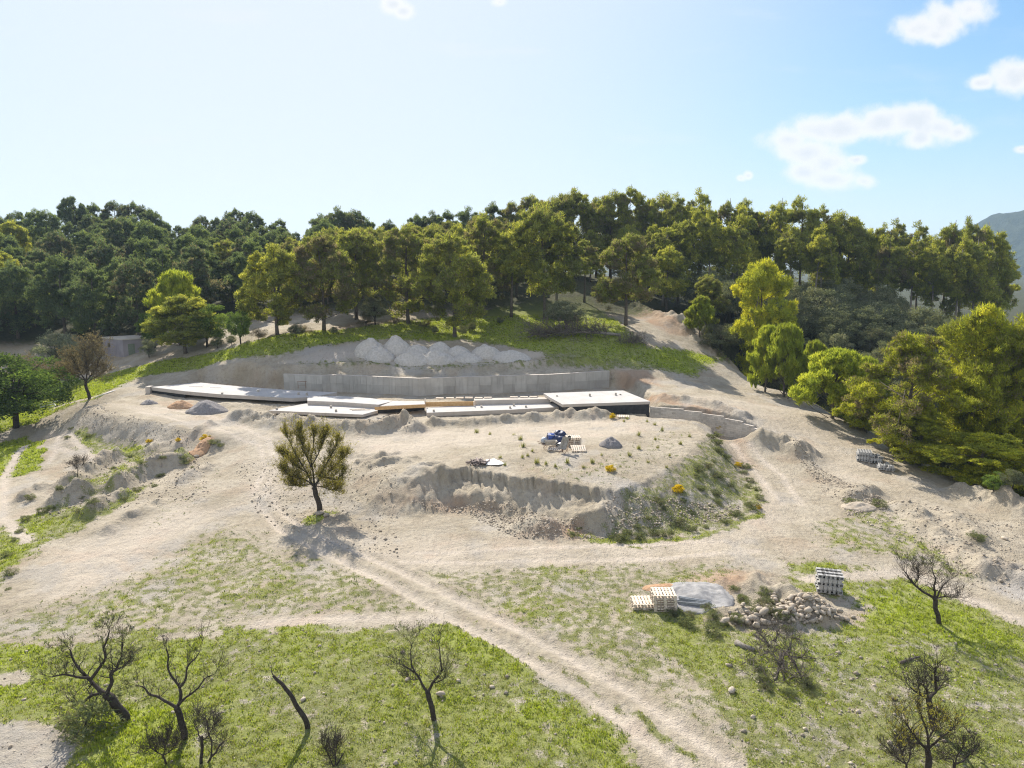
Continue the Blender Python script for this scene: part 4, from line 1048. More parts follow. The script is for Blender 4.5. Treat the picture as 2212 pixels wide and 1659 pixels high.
# ------------------------------------------------------------------ stones
ST = [blob('stone', M_STONE, 1, .8, .7, 50 + s, 2, .28, 1.3, False, .25 + .12 * s) for s in range(6)]
hp = [np.array(g1(*a)) for a in ((1650, 1272), (1720, 1290), (1800, 1322), (1850, 1332), (1760, 1345), (1690, 1352), (1600, 1345), (1560, 1335), (1600, 1318), (1660, 1315))]
hx = np.array(hp); cnt = 0
while cnt < 285:
    x, y = rng.uniform(hx[:, 0].min(), hx[:, 0].max()), rng.uniform(hx[:, 1].min(), hx[:, 1].max())
    sd_ = float(poly_sd(np.array([x]), np.array([y]), hx)[0])
    if sd_ > rng.uniform(-.3, .35): continue
    r = rng.choice((.07, .08, .1, .11, .14, .19)) * rng.uniform(.8, 1.2)
    o = obj('stone', ST[rng.randrange(6)], None, (x, y, h1(x, y) + rng.uniform(-.06, .22) * (1 if sd_ < -.4 else .1)), (rng.uniform(-.5, .5), rng.uniform(-.5, .5), rng.uniform(0, 6.28)), (r * 1.2, r, r * rng.uniform(.8, 1.2)))
    tag(o, 'pale rounded limestone in the stone heap below the block stack', 'stone', 'stones of the heap below the block stack'); cnt += 1
for u, v, r, lab in ((2170, 1166, .33, 'pale boulder lying on the bare strip at the right edge'), (2115, 1076, .22, 'pale stone on the bare strip near the pines'), (1910, 1000, .3, 'white stone right of the low broken block stack'),
                     (424, 988, .35, 'rounded grey boulder at the lower end of the red earth'), (443, 966, .3, 'rounded grey boulder beside the red earth heap'), (690, 1112, .45, 'grey boulder at the foot of the yellowish tree'), (705, 1115, .35, 'smaller grey boulder right of the foot of the yellowish tree'),
                     (880, 1470, .2, 'pale stone in the meadow left of the middle bare tree'), (952, 1502, .26, 'whitish stone in the meadow just right of the middle bare tree trunk'), (655, 1513, .2, 'whitish stone in the meadow by the leaning dead trunk'),
                     (1580, 1495, .3, 'pale flat stone in the grass left of the brushwood heap'), (1575, 1440, .22, 'pale stone in the grass near the short log'), (2030, 1300 - 5, .16, 'small pale stone in the grass by the right bare tree')):
    p = g1(u, v); tag(obj('stone', ST[rng.randrange(6)], None, (p[0], p[1], p[2] - r * .1), (0, 0, rng.uniform(0, 6)), (r * .75, r * .6, r * .55)), lab, 'stone')
# rubble lying loose on slopes and fields (past counting)
def scatter(polys, n, seed):
    rs = np.random.RandomState(seed); out = []
    for poly, w in polys:
        P_ = np.array([tuple(q) for q in G(poly)])[:, :2]
        k = int(n * w); x = rs.uniform(P_[:, 0].min(), P_[:, 0].max(), k * 3); y = rs.uniform(P_[:, 1].min(), P_[:, 1].max(), k * 3)
        s = poly_sd(x, y, P_) < 0
        out.append(np.c_[x[s], y[s]][:k])
    return np.concatenate(out)
FIELD = [(-60, 1350), (600, 1345), (1000, 1345), (1450, 1659), (1450, 1720), (-60, 1720)]
pts = scatter([(FIELD, .10), ([(1600, 1400), (2260, 1360), (2260, 1720), (1600, 1720)], .14), ([(890, 1075), (1100, 1085), (1250, 1120), (1310, 1165), (1120, 1165), (1000, 1110), (890, 1090)], .34), ([(1310, 1080), (1600, 1090), (1600, 1120), (1310, 1160)], .3),
               ([(150, 900), (420, 930), (420, 970), (150, 930)], .3), ([(1750, 1050), (2230, 1120), (2230, 1330), (1900, 1150)], .3), ([(500, 1000), (860, 1000), (860, 1220), (560, 1120)], .22), ([(1700, 940), (1900, 1060), (1760, 1040)], .15), ([(1815, 1075), (1900, 1070), (1915, 1100), (1830, 1115)], .2), ([(500, 895), (900, 905), (900, 935), (520, 905)], .2), ([(140, 1000), (450, 980), (450, 1080), (100, 1120)], .35)], 4500, 3)
rs = np.random.RandomState(5)
iv = np.array([(1, 0, 0), (-1, 0, 0), (0, 1, 0), (0, -1, 0), (0, 0, 1), (0, 0, -1)], float); jf = np.array([(0, 2, 4), (2, 1, 4), (1, 3, 4), (3, 0, 4), (2, 0, 5), (1, 2, 5), (3, 1, 5), (0, 3, 5)])
n = len(pts); rad_ = rs.lognormal(-3.1, .5, n).clip(.02, .14); zz = H(pts[:, 0], pts[:, 1])
V = iv[None] * rad_[:, None, None] * rs.uniform(.6, 1.3, (n, 6, 1)); a = rs.uniform(0, 6.28, n)
V = np.stack([V[..., 0] * np.cos(a)[:, None] - V[..., 1] * np.sin(a)[:, None], V[..., 0] * np.sin(a)[:, None] + V[..., 1] * np.cos(a)[:, None], V[..., 2] * .8], -1) + np.c_[pts, zz + rad_ * .2][:, None]
Fa = (jf[None] + (np.arange(n) * 6)[:, None, None]).reshape(-1, 3)
tag(obj('loose_stones', mesh_np('loose_stones', V.reshape(-1, 3), Fa, M_STONE, False, {'tone': np.repeat(rs.uniform(0, 1, n), 6)})), 'loose pale stones strewn over the field and the earth slopes', 'stones', kind='stuff')

# ------------------------------------------------------------------ foliage
def leaf_mat(name, stops, trans=.44, tr_gain=1.6, var=.4):
    m, t, out = material(name)
    a = attr(t, 'tint')
    oi = N(t, 'ShaderNodeObjectInfo').outputs['Random']
    f = M(t, 'ADD', a, M(t, 'MULTIPLY', M(t, 'SUBTRACT', oi, .5), var))
    cr = N(t, 'ShaderNodeValToRGB'); t.links.new(f, cr.inputs[0])
    e = cr.color_ramp.elements
    for i, (p, c) in enumerate(stops):
        el = e[i] if i < 2 else e.new(p)
        el.position = p; el.color = (*c, 1)
    d = N(t, 'ShaderNodeBsdfDiffuse'); t.links.new(cr.outputs[0], d.inputs[0])
    tr = N(t, 'ShaderNodeBsdfTranslucent')
    t.links.new(MIXC(t, 1.0, cr.outputs[0], (tr_gain * 1.15, tr_gain * 1.1, tr_gain * .6), 'MULTIPLY'), tr.inputs[0])
    mx = N(t, 'ShaderNodeMixShader'); mx.inputs[0].default_value = trans
    t.links.new(d.outputs[0], mx.inputs[1]); t.links.new(tr.outputs[0], mx.inputs[2])
    t.links.new(mx.outputs[0], out.inputs[0])
    return m
BROWN = (0.215, 0.178, 0.138)
L_PINE = leaf_mat('pine_needles', [(0, BROWN), (.14, (0.171, 0.162, 0.081)), (.45, (0.171, 0.203, 0.065)), (.75, (0.270, 0.298, 0.069)), (1, (0.429, 0.427, 0.091))])
L_WOOD = leaf_mat('wood_pine_needles', [(0, BROWN), (.14, (0.078, 0.099, 0.076)), (.5, (0.096, 0.136, 0.081)), (.8, (0.139, 0.186, 0.085)), (1, (0.208, 0.255, 0.095))])
L_YOUNG = leaf_mat('young_pine_needles', [(0, (0.153, 0.144, 0.053)), (.3, (0.192, 0.238, 0.045)), (.7, (0.287, 0.340, 0.053)), (1, (0.403, 0.425, 0.068))], .45)
L_BIG = leaf_mat('bright_pine_needles', [(0, BROWN), (.14, (0.168, 0.175, 0.048)), (.45, (0.246, 0.279, 0.042)), (.75, (0.387, 0.407, 0.048)), (1, (0.570, 0.546, 0.065))], .38)
L_OAK = leaf_mat('holm_oak_leaves', [(0, (0.125, 0.115, 0.090)), (.4, (0.131, 0.154, 0.093)), (.8, (0.214, 0.231, 0.143)), (1, (0.324, 0.320, 0.224))], .25)
L_GREEN = leaf_mat('broad_green_leaves', [(0, (0.055, 0.083, 0.034)), (.5, (0.095, 0.151, 0.042)), (1, (0.189, 0.258, 0.067))], .35)
L_OLIVE = leaf_mat('olive_leaves', [(0, (0.126, 0.140, 0.098)), (.5, (0.196, 0.217, 0.154)), (1, (0.308, 0.329, 0.252))], .3)
L_YELLOW = leaf_mat('yellowing_almond_leaves', [(0, (.16, .145, .045)), (.5, (.25, .23, .06)), (1, (.36, .34, .08))], .4)
L_DRY = leaf_mat('dry_twig_leaves', [(0, (.12, .09, .065)), (.5, (.17, .14, .10)), (1, (.22, .19, .12))], .3)
L_SCRUB = leaf_mat('scrub_leaves', [(0, (0.165, 0.146, 0.115)), (.4, (0.116, 0.140, 0.075)), (.8, (0.165, 0.190, 0.098)), (1, (0.253, 0.246, 0.149))], .35)
L_GORSE = leaf_mat('yellow_blossom', [(0, (.09, .11, .03)), (.25, (.16, .16, .03)), (.3, (.55, .40, .02)), (1, (.75, .58, .03))], .3, 1.1, .05)
L_GRASS = leaf_mat('grass_blades', [(0, (.085, .125, .05)), (.2, (.12, .155, .055)), (.34, (.27, .25, .12)), (.6, (.24, .285, .065)), (1, (.34, .41, .055))], .4, 1.4, .0)

def leaf_cloud(clumps, per, L, W, seed, up=.5, out=.8, shell=.55, brown=0.0, flat=None):
    """clumps: n x 6 (x, y, z, rx, rz, tone); returns triangle soup and its tint"""
    rs = np.random.RandomState(seed)
    c = np.asarray(clumps, float); n = len(c) * per
    C = np.repeat(c, per, 0)
    d = rs.normal(size=(n, 3)); d[:, 2] = np.where(d[:, 2] < 0, d[:, 2] * .6, d[:, 2]); d /= np.linalg.norm(d, axis=1)[:, None]
    r = shell + (1 - shell) * rs.rand(n) ** .6; inner = rs.rand(n) < .12; r = np.where(inner, rs.rand(n) ** .5 * shell, r)
    pos = C[:, :3] + d * np.c_[C[:, 3], C[:, 3], C[:, 4]] * r[:, None] * (1 + .12 * rs.normal(size=(n, 1)))
    ld = d * out + np.array((0, 0, up)) + rs.normal(size=(n, 3)) * .45
    ld /= np.linalg.norm(ld, axis=1)[:, None]
    sd_ = np.cross(ld, rs.normal(size=(n, 3))); sd_ /= np.linalg.norm(sd_, axis=1)[:, None] + 1e-9
    Ln = L * rs.uniform(.6, 1.35, (n, 1)); Wn = W * rs.uniform(.7, 1.3, (n, 1))
    V = np.stack([pos - sd_ * Wn / 2 - ld * Ln * .4, pos + sd_ * Wn / 2 - ld * Ln * .4, pos + ld * Ln * .6], 1).reshape(-1, 3)
    tint = np.clip(C[:, 5] + rs.normal(size=n) * .13, .16, 1)
    if brown: tint = np.where(rs.rand(n) < brown, rs.uniform(0, .1, n), tint)
    return V, np.repeat(tint, 3)
def crown_mesh(name, clouds, mat):
    V = np.concatenate([c[0] for c in clouds]); T = np.concatenate([c[1] for c in clouds])
    return mesh_np(name, V, np.arange(len(V)).reshape(-1, 3), mat, False, {'tint': T})

def pine_proto(seed, Ht=12.0, Rc=3.2, cb=.15, prof='round', nb=44, cl=.8, per=150, L=.34, W=.085, lean=(0, 0), trunk=.2, mat=None, bark=None, sweep=.35, fork=False, brown=.14, gaps=.0, nt=9):
    r_ = random.Random(seed)
    tm = MB(); n = 9; tp = []
    wx, wy = r_.uniform(-.25, .25), r_.uniform(-.25, .25)
    for i in range(n):
        f = i / (n - 1)
        tp.append(Vector((lean[0] * f * Ht + wx * math.sin(f * 4 + seed), lean[1] * f * Ht + wy * math.sin(f * 3.1 + seed * 2), f * Ht * .95 - (.4 if i == 0 else 0))))
    tm.tube(tp, [trunk * (1.25 if i == 0 else (1 - .86 * i / (n - 1))) for i in range(n)], 8)
    def at(f):
        q = f * (n - 1); i = min(int(q), n - 2); return tp[i].lerp(tp[i + 1], q - i)
    clumps = []
    az = r_.uniform(0, 6.28)
    holes = [r_.uniform(0, 6.28) for _ in range(3)]
    for k in range(nb):
        f = cb + (1 - cb) * ((k + r_.random()) / nb) ** .9
        t = (f - cb) / (1 - cb)
        az += 2.4 + r_.uniform(-.5, .5)
        if prof == 'round': R_ = math.sqrt(max(.03, 1 - (2 * (t - .42) / 1.25) ** 2))
        elif prof == 'cone': R_ = .12 + .95 * (1 - t) ** .8 * min(1, .75 + t * 2)
        elif prof == 'umb': R_ = .35 + .75 * t if t < .75 else max(.25, 1.0 - (t - .75) * 2.6)
        elif prof == 'top': R_ = math.sqrt(max(.05, 1 - (2 * (t - .5) / 1.15) ** 2))
        else: R_ = (.55 + .45 * math.sin(t * 9 + seed)) * math.sqrt(max(.04, 1 - (2 * (t - .4) / 1.3) ** 2)) + .12
        R_ *= Rc * r_.uniform(.62, 1.12)
        if gaps and any(abs((az - h + 3.14) % 6.28 - 3.14) < .5 for h in holes) and r_.random() < gaps: R_ *= .45
        p0 = at(min(f * .9, .93)); el = sweep + t * .5 + r_.uniform(-.2, .2)
        d = Vector((math.cos(az), math.sin(az), 0))
        e1 = p0 + d * R_ * .55 + Vector((0, 0, R_ * .55 * math.tan(el) * .6)); e2 = p0 + d * R_ + Vector((0, 0, R_ * math.tan(el) * .8))
        def dome(q): return Ht * (.95 - .48 * ((q.x - p0.x) ** 2 + (q.y - p0.y) ** 2) / (Rc * Rc))
        e2.z = max(min(e2.z, dome(e2) - cl * r_.uniform(.0, .5)), p0.z * .6); e1.z = min(e1.z, dome(e1))
        rb_ = trunk * .32 * (1 - t * .7)
        tm.tube([p0, e1, e2], [rb_, rb_ * .6, rb_ * .25], 4, caps=False)
        base = r_.uniform(.3, .8)
        cs = cl * r_.uniform(.75, 1.3) * (1 - .25 * t)
        side = Vector((-d.y, d.x, 0))
        lobes = [(e2, cs), (e1.lerp(e2, .45) + side * r_.uniform(-.5, .5), cs * .9)]
        if R_ > cl * 1.6: lobes += [(e1.lerp(e2, .75) + side * cs * r_.choice((-1, 1)), cs * .8)]
        for p, s in lobes:                       # each lobe is a small dome of needle tufts
            tm.tube([e1.lerp(p, .3), p], [rb_ * .4, .012], 3, caps=False)
            for q in range(nt):
                dd = Vector((r_.gauss(0, 1), r_.gauss(0, 1), r_.gauss(.45, .75))).normalized()
                rr = s * r_.uniform(.55, 1.0)
                c = p + Vector((dd.x * rr, dd.y * rr, dd.z * rr * .95 + s * .1))
                c.z = min(c.z, Ht * .99)
                clumps.append((c.x, c.y, c.z, s * .40, s * (.40 if prof != 'cone' else .75), base + r_.uniform(-.24, .24)))
    for q in range(8): clumps.append((tp[-1].x + r_.uniform(-.5, .5), tp[-1].y + r_.uniform(-.5, .5), Ht * r_.uniform(.84, .95), cl * .42, cl * .5, .7))
    if cb > .25:                                  # dead snags below the crown
        for k in range(int(9 * cb * 2)):
            f = r_.uniform(.15, cb); p0 = at(f); a = r_.uniform(0, 6.28); l = r_.uniform(.5, 1.8)
            tm.tube([p0, p0 + Vector((math.cos(a) * l, math.sin(a) * l, r_.uniform(-.3, .5)))], [.03, .012], 3, caps=False)
    # cloud is fine twigs + needles
    return tm.mesh('trunk', bark or M_PBARK, True), crown_mesh('crown', [leaf_cloud(clumps, per, L, W, seed, .55 if prof != 'cone' else 1.3, .75, .5, brown)], mat or L_PINE), Ht
def oak_proto(seed, Ht=8.0, Rc=3.6, cb=.1, ncl=95, cl=.85, per=170, L=.2, W=.13, mat=None, bark=None, trunk=.18, flat=1.0):
    r_ = random.Random(seed); tm = MB(); clumps = []
    cz = Ht * (cb + (1 - cb) * .5); rz = Ht * (1 - cb) * .5
    lob = [(r_.uniform(0, 6.28), r_.uniform(-.3, .9), r_.uniform(.75, 1.2)) for _ in range(7)]
    tm.tube([(0, 0, -.4), (.1, .05, Ht * .3), (0, .1, Ht * .7)], [trunk * 1.2, trunk, trunk * .3], 7)
    for k in range(ncl):
        a = r_.uniform(0, 6.28); s = r_.uniform(-.85, 1.0); q = math.sqrt(1 - min(1, s * s))
        m = max(w * max(0, math.cos(a - la) * q * math.sqrt(1 - min(1, ls * ls)) + s * ls) ** 2 for la, ls, w in lob)
        rr = (.62 + .42 * m) * (r_.uniform(.75, 1.05) if r_.random() < .75 else r_.uniform(.3, .7))
        p = Vector((math.cos(a) * q * Rc * rr, math.sin(a) * q * Rc * rr, cz + s * rz * rr * flat))
        p.z = min(p.z, Ht - cl * .5)
        clumps.append((p.x, p.y, max(.3, p.z), cl * r_.uniform(.7, 1.15), cl * r_.uniform(.6, .95), r_.uniform(.25, .8)))
        if k % 3 == 0: tm.tube([(0, 0, Ht * r_.uniform(.15, .5)), tuple(p * .6 + Vector((0, 0, cz * .4))), tuple(p)], [trunk * .35, trunk * .2, .02], 4, caps=False)
    return tm.mesh('trunk', bark or M_BARK, True), crown_mesh('crown', [leaf_cloud(clumps, per, L, W, seed, .25, .7, .5, .04)], mat or L_OAK), Ht

PROTO = {
    'ap': [pine_proto(s, 12, 3.5, .10, 'round', 36, 1.0, 60, gaps=.45, sweep=.4) for s in (1, 2, 3)],
    'mid': [pine_proto(s, 12, 3.1, .22, 'round', 28, 1.0, 58, mat=L_PINE, gaps=.5, sweep=.4) for s in (4, 5)],
    'wood': [pine_proto(s, 12, 3.2, .16, 'round', 28, 1.1, 44, mat=L_WOOD, L=.36, W=.09, gaps=.45, sweep=.4) for s in (6, 7, 8)],
    'tall': [pine_proto(s, 15, 2.7, .52, 'top', 24, .85, 44, bark=M_GBARK if s % 2 else M_PBARK, lean=(.05 * (s - 10), .02), trunk=.19, gaps=.5, brown=.1) for s in (9, 10, 11)],
    'umb': [pine_proto(s, 13, 4.6, .5, 'umb', 26, 1.1, 46, mat=L_WOOD, L=.38, W=.1) for s in (12,)],
    'young': [pine_proto(s, 6, 2.0, .015, 'cone', 56, .42, 40, .3, .05, mat=L_YOUNG, trunk=.1, sweep=.9, brown=.02, nt=8) for s in (13, 14)],
    'big': [pine_proto(s, 14, 4.6, .06, 'layer', 52, 1.15, 78, .3, .075, mat=L_BIG, trunk=.25, brown=.08, gaps=.6) for s in (15, 16)],
    'oak': [oak_proto(s) for s in (17, 18, 19)],
    'green': [oak_proto(s, 8, 3.6, .06, 80, .85, 170, .22, .15, L_GREEN) for s in (20,)],
    'olive': [oak_proto(s, 4, 2.2, .08, 50, .6, 130, .2, .07, L_OLIVE, trunk=.1) for s in (21,)],
    'dry': [oak_proto(s, 3, 1.8, .05, 45, .55, 90, .25, .035, L_DRY, trunk=.06) for s in (22,)],
    'scrub': [oak_proto(s, 1.0, .75, .0, 22, .28, 70, .14, .035, L_SCRUB, trunk=.03) for s in (23, 24, 25)],
    'gorse': [oak_proto(s, 1.0, .62, .0, 22, .26, 70, .13, .05, L_GORSE, trunk=.03) for s in (26,)],
}
trees = []
def tree(kind, x, y, height, wscale, label, cat='tree', group=None, name='pine_tree', var=None, rz=None, z=None):
    lst = PROTO[kind]; tr, cr, Ht = lst[(var if var is not None else rng.randrange(len(lst))) % len(lst)]
    s = height / Ht
    e = empty(name, (x, y, (h1(x, y) if z is None else z) - .1), rng.uniform(0, 6.28) if rz is None else rz, label, cat, group, (s * wscale, s * wscale, s))
    o = obj('trunk', tr, e); c = obj('crown', cr, e)
    trees.append((x, y)); return e
def tree_b(kind, u, vtop, vbase, label, wpx=None, **k):
    p = g1(u, vbase); zt = PY(u, vtop, p[1])[2]; hgt = zt - p[2]
    ws = 1.0
    if wpx:
        proto = PROTO[kind][0]; rc = {'ap': 3.5, 'mid': 3.1, 'tall': 2.8, 'young': 1.85, 'big': 4.2, 'oak': 3.7, 'green': 3.7, 'olive': 2.3, 'dry': 1.9, 'scrub': .8, 'gorse': .65, 'wood': 3.2, 'umb': 4.8}[kind]
        ws = wpx / F * p[1] / 2 / (rc * hgt / proto[2])
    return tree(kind, p[0], p[1], hgt, ws, label, **k)
def tree_y(kind, u, vtop, y, label, wpx=None, **k):
    x, _, zt = PY(u, vtop, y); hgt = zt - h1(x, y); ws = .95 if kind == 'tall' else 1.0
    if wpx:
        rc = {'ap': 3.5, 'mid': 3.1, 'tall': 2.8, 'young': 1.85, 'big': 4.2, 'oak': 3.7, 'green': 3.7, 'olive': 2.3, 'dry': 1.9, 'wood': 3.2, 'umb': 4.8}[kind]
        ws = wpx / F * y / 2 / (rc * hgt / PROTO[kind][0][2])
    return tree(kind, x, y, hgt, ws, label, **k)

# the row of pines along the grassy slope above the site
for a in ((('ap', 600, 517, 723), 135, 'leftmost pine of the row above the site, crown skirting almost to the grass', 0),
          (('ap', 697, 498, 716), 140, 'second pine from the left in the row above the site, very dense', 1),
          (('mid', 772, 487, 691), 120, 'third pine from the left in the row, thick dark trunk bare below', 0),
          (('ap', 882, 472, 699), 140, 'fourth pine from the left in the row, standing right above the spoil heaps', 2),
          (('ap', 978, 494, 727), 150, 'low spreading pine with branches on the ground, nearest in the row above the wall', 0),
          (('mid', 1047, 450, 681), 120, 'tall pine just behind the low spreading pine in the row', 1),
          (('tall', 1105, 468, 685), 100, 'pine with forked bare trunk right of the low spreading pine', 1),
          (('mid', 1172, 430, 690), 130, 'tall bright topped pine behind the dark round bush', 0),
          (('tall', 1200, 445, 684), 110, 'slimmer pine leaning beside the tall bright topped pine', 0),
          (('tall', 1262, 508, 652), 75, 'thin pine at the edge of the clearing', 1),
          (('mid', 1350, 495, 702), 125, 'lopsided yellow green pine with dead lower branches above the fallen tree', 1),
          (('tall', 1432, 476, 662), 95, 'leaning pale trunked pine behind the earth ridge', 2)):
    (kd, u, vt, vb), w, lab, var = a
    tree_b(kd, u, vt, vb, lab, w, var=var)
tree_b('ap', 402, 633, 762, 'small round bright pine on the meadow right of the stone hut', 135, var=1)
tree_b('young', 392, 585, 745, 'pale green young pine rising behind the small round pine', 110)
tree_b('green', 335, 662, 752, 'leafy light green bush left of the small round pine', 70, name='bush', cat='bush')
tree_b('green', 447, 655, 750, 'leafy bush close behind the small round pine on its right', 90, name='bush', cat='bush')
tree_b('olive', 322, 730, 772, 'grey green shrub touching the right wall of the stone hut', 40, name='shrub', cat='shrub')
tree_b('green', 520, 660, 742, 'pale leafy bush left of the leftmost row pine', 60, name='bush', cat='bush')
tree_b('oak', 810, 640, 702, 'small dark shrub between the second and third row pines', 60, name='bush', cat='bush')
tree_b('oak', 1222, 648, 714, 'dark round bush behind the grey fallen tree', 95, name='bush', cat='bush', var=1)
tree_b('olive', 125, 715, 800, 'silvery olive left of the stone hut', 110, name='olive_tree')
tree_b('olive', 175, 735, 795, 'smaller silvery olive against the left wall of the hut', 70, name='olive_tree')
tree_b('dry', 70, 762, 850, 'brown leafless thicket left of the bare brown tree', 100, name='thicket', cat='shrub')
tree_b('dry', 130, 770, 845, 'brown leafless thicket directly behind the bare brown tree', 100, name='thicket', cat='shrub')
tree_b('green', 35, 752, 925, 'big dark leafy tree cut by the left edge of the view', 230, name='carob_tree')
tree_b('green', -60, 740, 950, 'dark leafy tree mostly outside the left edge of the view', 150, name='carob_tree')
# right side
tree_y('big', 1650, 545, 104, 'tall layered yellow green pine in front of the holm oaks', 150, var=0)
tree_b('young', 1652, 702, 846, 'left of the twin bright young pines at the bend of the dirt strip', 75)
tree_b('young', 1692, 698, 858, 'right of the twin bright young pines at the bend of the dirt strip', 90)
tree_b('young', 1752, 735, 868, 'slim young pine behind the twin bright young pines', 65)
tree_b('young', 1802, 752, 904, 'broad feathery young pine at the edge of the bare strip', 150)
tree_y('young', 1868, 770, 78, 'feathery young pine behind the broad feathery one', 100)
tree_b('big', 1955, 705, 988, 'left of the two huge yellow green pines at the right edge', 215, var=1)
tree_y('big', 2125, 638, 66, 'right of the two huge yellow green pines, taller and cut by the view edge', 235, var=0)
tree_y('big', 2240, 665, 64, 'huge pine mostly outside the right edge of the view', 240, var=1)
tree_b('big', 1870, 828, 935, 'low bushy pine at the foot of the left huge pine', 110, var=0)
tree_b('big', 1985, 880, 1004, 'low bright pine in front of the left huge pine', 150, var=1)
tree_b('big', 2110, 925, 1048, 'dark low pine at the foot of the right huge pine', 210, var=0)
tree_b('big', 2205, 965, 1072, 'dark low pine at the lower right end of the tree belt', 170, var=1)
tree_b('young', 1513, 638, 728, 'lone feathery young pine at the top of the earth ridge', 60)
tree_y('oak', 1560, 700, 104, 'dark shrub at the foot of the tall layered pine', 90, name='bush', cat='bush')
tree_y('mid', 1535, 588, 114, 'small light topped pine leaning out of the oaks above the earth ridge', 70)

# skyline of the hills
SKYL = [(0, 462, 190), (32, 452, 190), (75, 446, 185), (155, 417, 185, 'umb'), (202, 433, 190), (246, 429, 190), (288, 431, 185), (322, 446, 180), (348, 470, 180), (386, 484, 215), (432, 462, 200), (468, 466, 205), (505, 446, 190),
        (546, 452, 185), (590, 478, 190), (606, 468, 195), (640, 498, 235), (662, 500, 240), (692, 456, 165), (727, 440, 165), (762, 448, 165), (792, 466, 170), (842, 470, 172), (900, 458, 168), (932, 450, 168), (968, 448, 165), (1012, 440, 162), (1062, 430, 160), (1108, 430, 158),
        (1152, 414, 155), (1192, 418, 152), (1240, 400, 150), (1290, 420, 152), (1322, 404, 150), (1356, 384, 150, 'tall'), (1392, 408, 150, 'tall'), (1432, 408, 150), (1476, 404, 146, 'tall'), (1520, 394, 146, 'tall'), (1566, 414, 146, 'tall'), (1600, 432, 145, 'tall'), (1622, 418, 150, 'tall'), (1660, 450, 150), (1692, 414, 146, 'tall'),
        (1742, 410, 145, 'tall'), (1790, 428, 145, 'tall'), (1820, 448, 148), (1842, 466, 150), (1882, 488, 152), (1906, 470, 150, 'tall'), (1952, 460, 150, 'tall'), (2002, 464, 148, 'tall'), (2052, 460, 147, 'tall'), (2096, 454, 146, 'tall'), (2122, 462, 146, 'tall'), (2150, 486, 148, 'tall'), (2172, 520, 150, 'tall')]
for q in SKYL:
    u, vt, y = q[:3]; kd = q[3] if len(q) > 3 else ('wood' if u < 1100 else 'mid')
    if kd == 'umb': tree_y(kd, u, vt, y, 'umbrella shaped pine standing highest on the left hilltop', 75)
    elif u < 670: tree_y(kd, u, vt, y, 'pine on the skyline of the left wooded hill', group='skyline pines of the left hill')
    elif u < 1140: tree_y(kd, u, vt, y, 'pine on the wooded skyline behind the hillside row', group='skyline pines behind the hillside row')
    elif u < 1850: tree_y(kd, u, vt, y, 'tall bare trunked pine on the ridge above the holm oaks', group='ridge pines above the oaks')
    else: tree_y(kd, u, vt, y, 'bare trunked pine in the line at the far right end of the ridge', group='pines at the far right end of the ridge')
# extra pale leaning trunks on the ridge front
for u, vt, y in ((1500, 440, 132), (1545, 430, 130), (1590, 450, 128), (1470, 470, 134), (1410, 470, 136), (1720, 470, 136), (1770, 470, 134), (1930, 500, 138), (1985, 500, 137), (2035, 495, 136), (2085, 490, 136), (2125, 500, 136)):
    tree_y('tall', u, vt, y, 'tall bare trunked pine on the ridge above the holm oaks' if u < 1850 else 'bare trunked pine in the line at the far right end of the ridge', group='ridge pines above the oaks' if u < 1850 else 'pines at the far right end of the ridge')

# woods filled tree by tree
_su = np.array([q[0] for q in SKYL], float); _sv = np.array([q[1] for q in SKYL], float)
def cap(x, y, hgt, margin=16):
    """keep a wood tree below the hill's own skyline of taller trees"""
    u = IW / 2 + F * x / (y * cP - (CAMZ and 0) )
    top = PY(u, np.interp(u, _su, _sv) + margin, y)[2] - h1(x, y)
    return max(3.5, min(hgt, top))
def fill(n_try, xr, yr, spacing, ok, make, seed):
    rs = np.random.RandomState(seed); pts = [p for p in trees]; k = 0
    for _ in range(n_try):
        x, y = rs.uniform(*xr), rs.uniform(*yr)
        if abs(x) > y * .76 + 3 or not ok(x, y): continue
        if all((x - a) ** 2 + (y - b) ** 2 > spacing ** 2 for a, b in pts[-400:]):
            pts.append((x, y)); make(x, y, rs); k += 1
    return k
fl = lambda x: 116 + .25 * (x + 75) if x > -75 else 116
k1 = fill(3000, (-150, -30), (108, 186), 6.3, lambda x, y: y > (112 if x < -60 else 112 + (x + 60) * .45),
     lambda x, y, rs: tree('wood' if rs.rand() < .93 else 'ap', x, y, cap(x, y, rs.uniform(9.5, 14.5)), rs.uniform(.9, 1.2), 'pine in the dense wood covering the left hill behind the stone hut', group='pines of the left hill wood'), 1)
k2 = fill(1500, (-32, 28), (122, 160), 5.8, lambda x, y: not (1 < x < 24 and y < 141),
     lambda x, y, rs: tree('mid', x, y, cap(x, y, rs.uniform(10, 13.5)), rs.uniform(.85, 1.1), 'pine in the wood between the hillside row and the skyline', group='pines behind the hillside row'), 2)
k3 = fill(3500, (16, 112), (98, 160), 4.7, lambda x, y: y > 102 and x > 33 + max(0, 112 - y) * .9 - max(0, y - 124) * .6,
     lambda x, y, rs: tree('oak', x, y, cap(x, y, rs.uniform(6.5, 10.0) * (.72 if y > 140 or y < 114 else 1), 90), rs.uniform(.9, 1.2), 'dark rounded holm oak in the wood below the right ridge', name='holm_oak', group='holm oaks below the right ridge'), 3)
k5 = fill(600, (50, 118), (146, 175), 4.2, lambda x, y: x > y * .36, lambda x, y, rs: tree('oak', x, y, rs.uniform(5, 7.5), rs.uniform(1.0, 1.3), 'dark rounded holm oak in the wood below the right ridge', name='holm_oak', group='holm oaks below the right ridge'), 6)
k4 = fill(400, (45, 100), (72, 98), 5.0, lambda x, y: x > y * .5 + 6,
     lambda x, y, rs: tree('oak', x, y, rs.uniform(4, 6), rs.uniform(.9, 1.2), 'dark rounded holm oak in the wood below the right ridge', name='holm_oak', group='holm oaks below the right ridge'), 4)
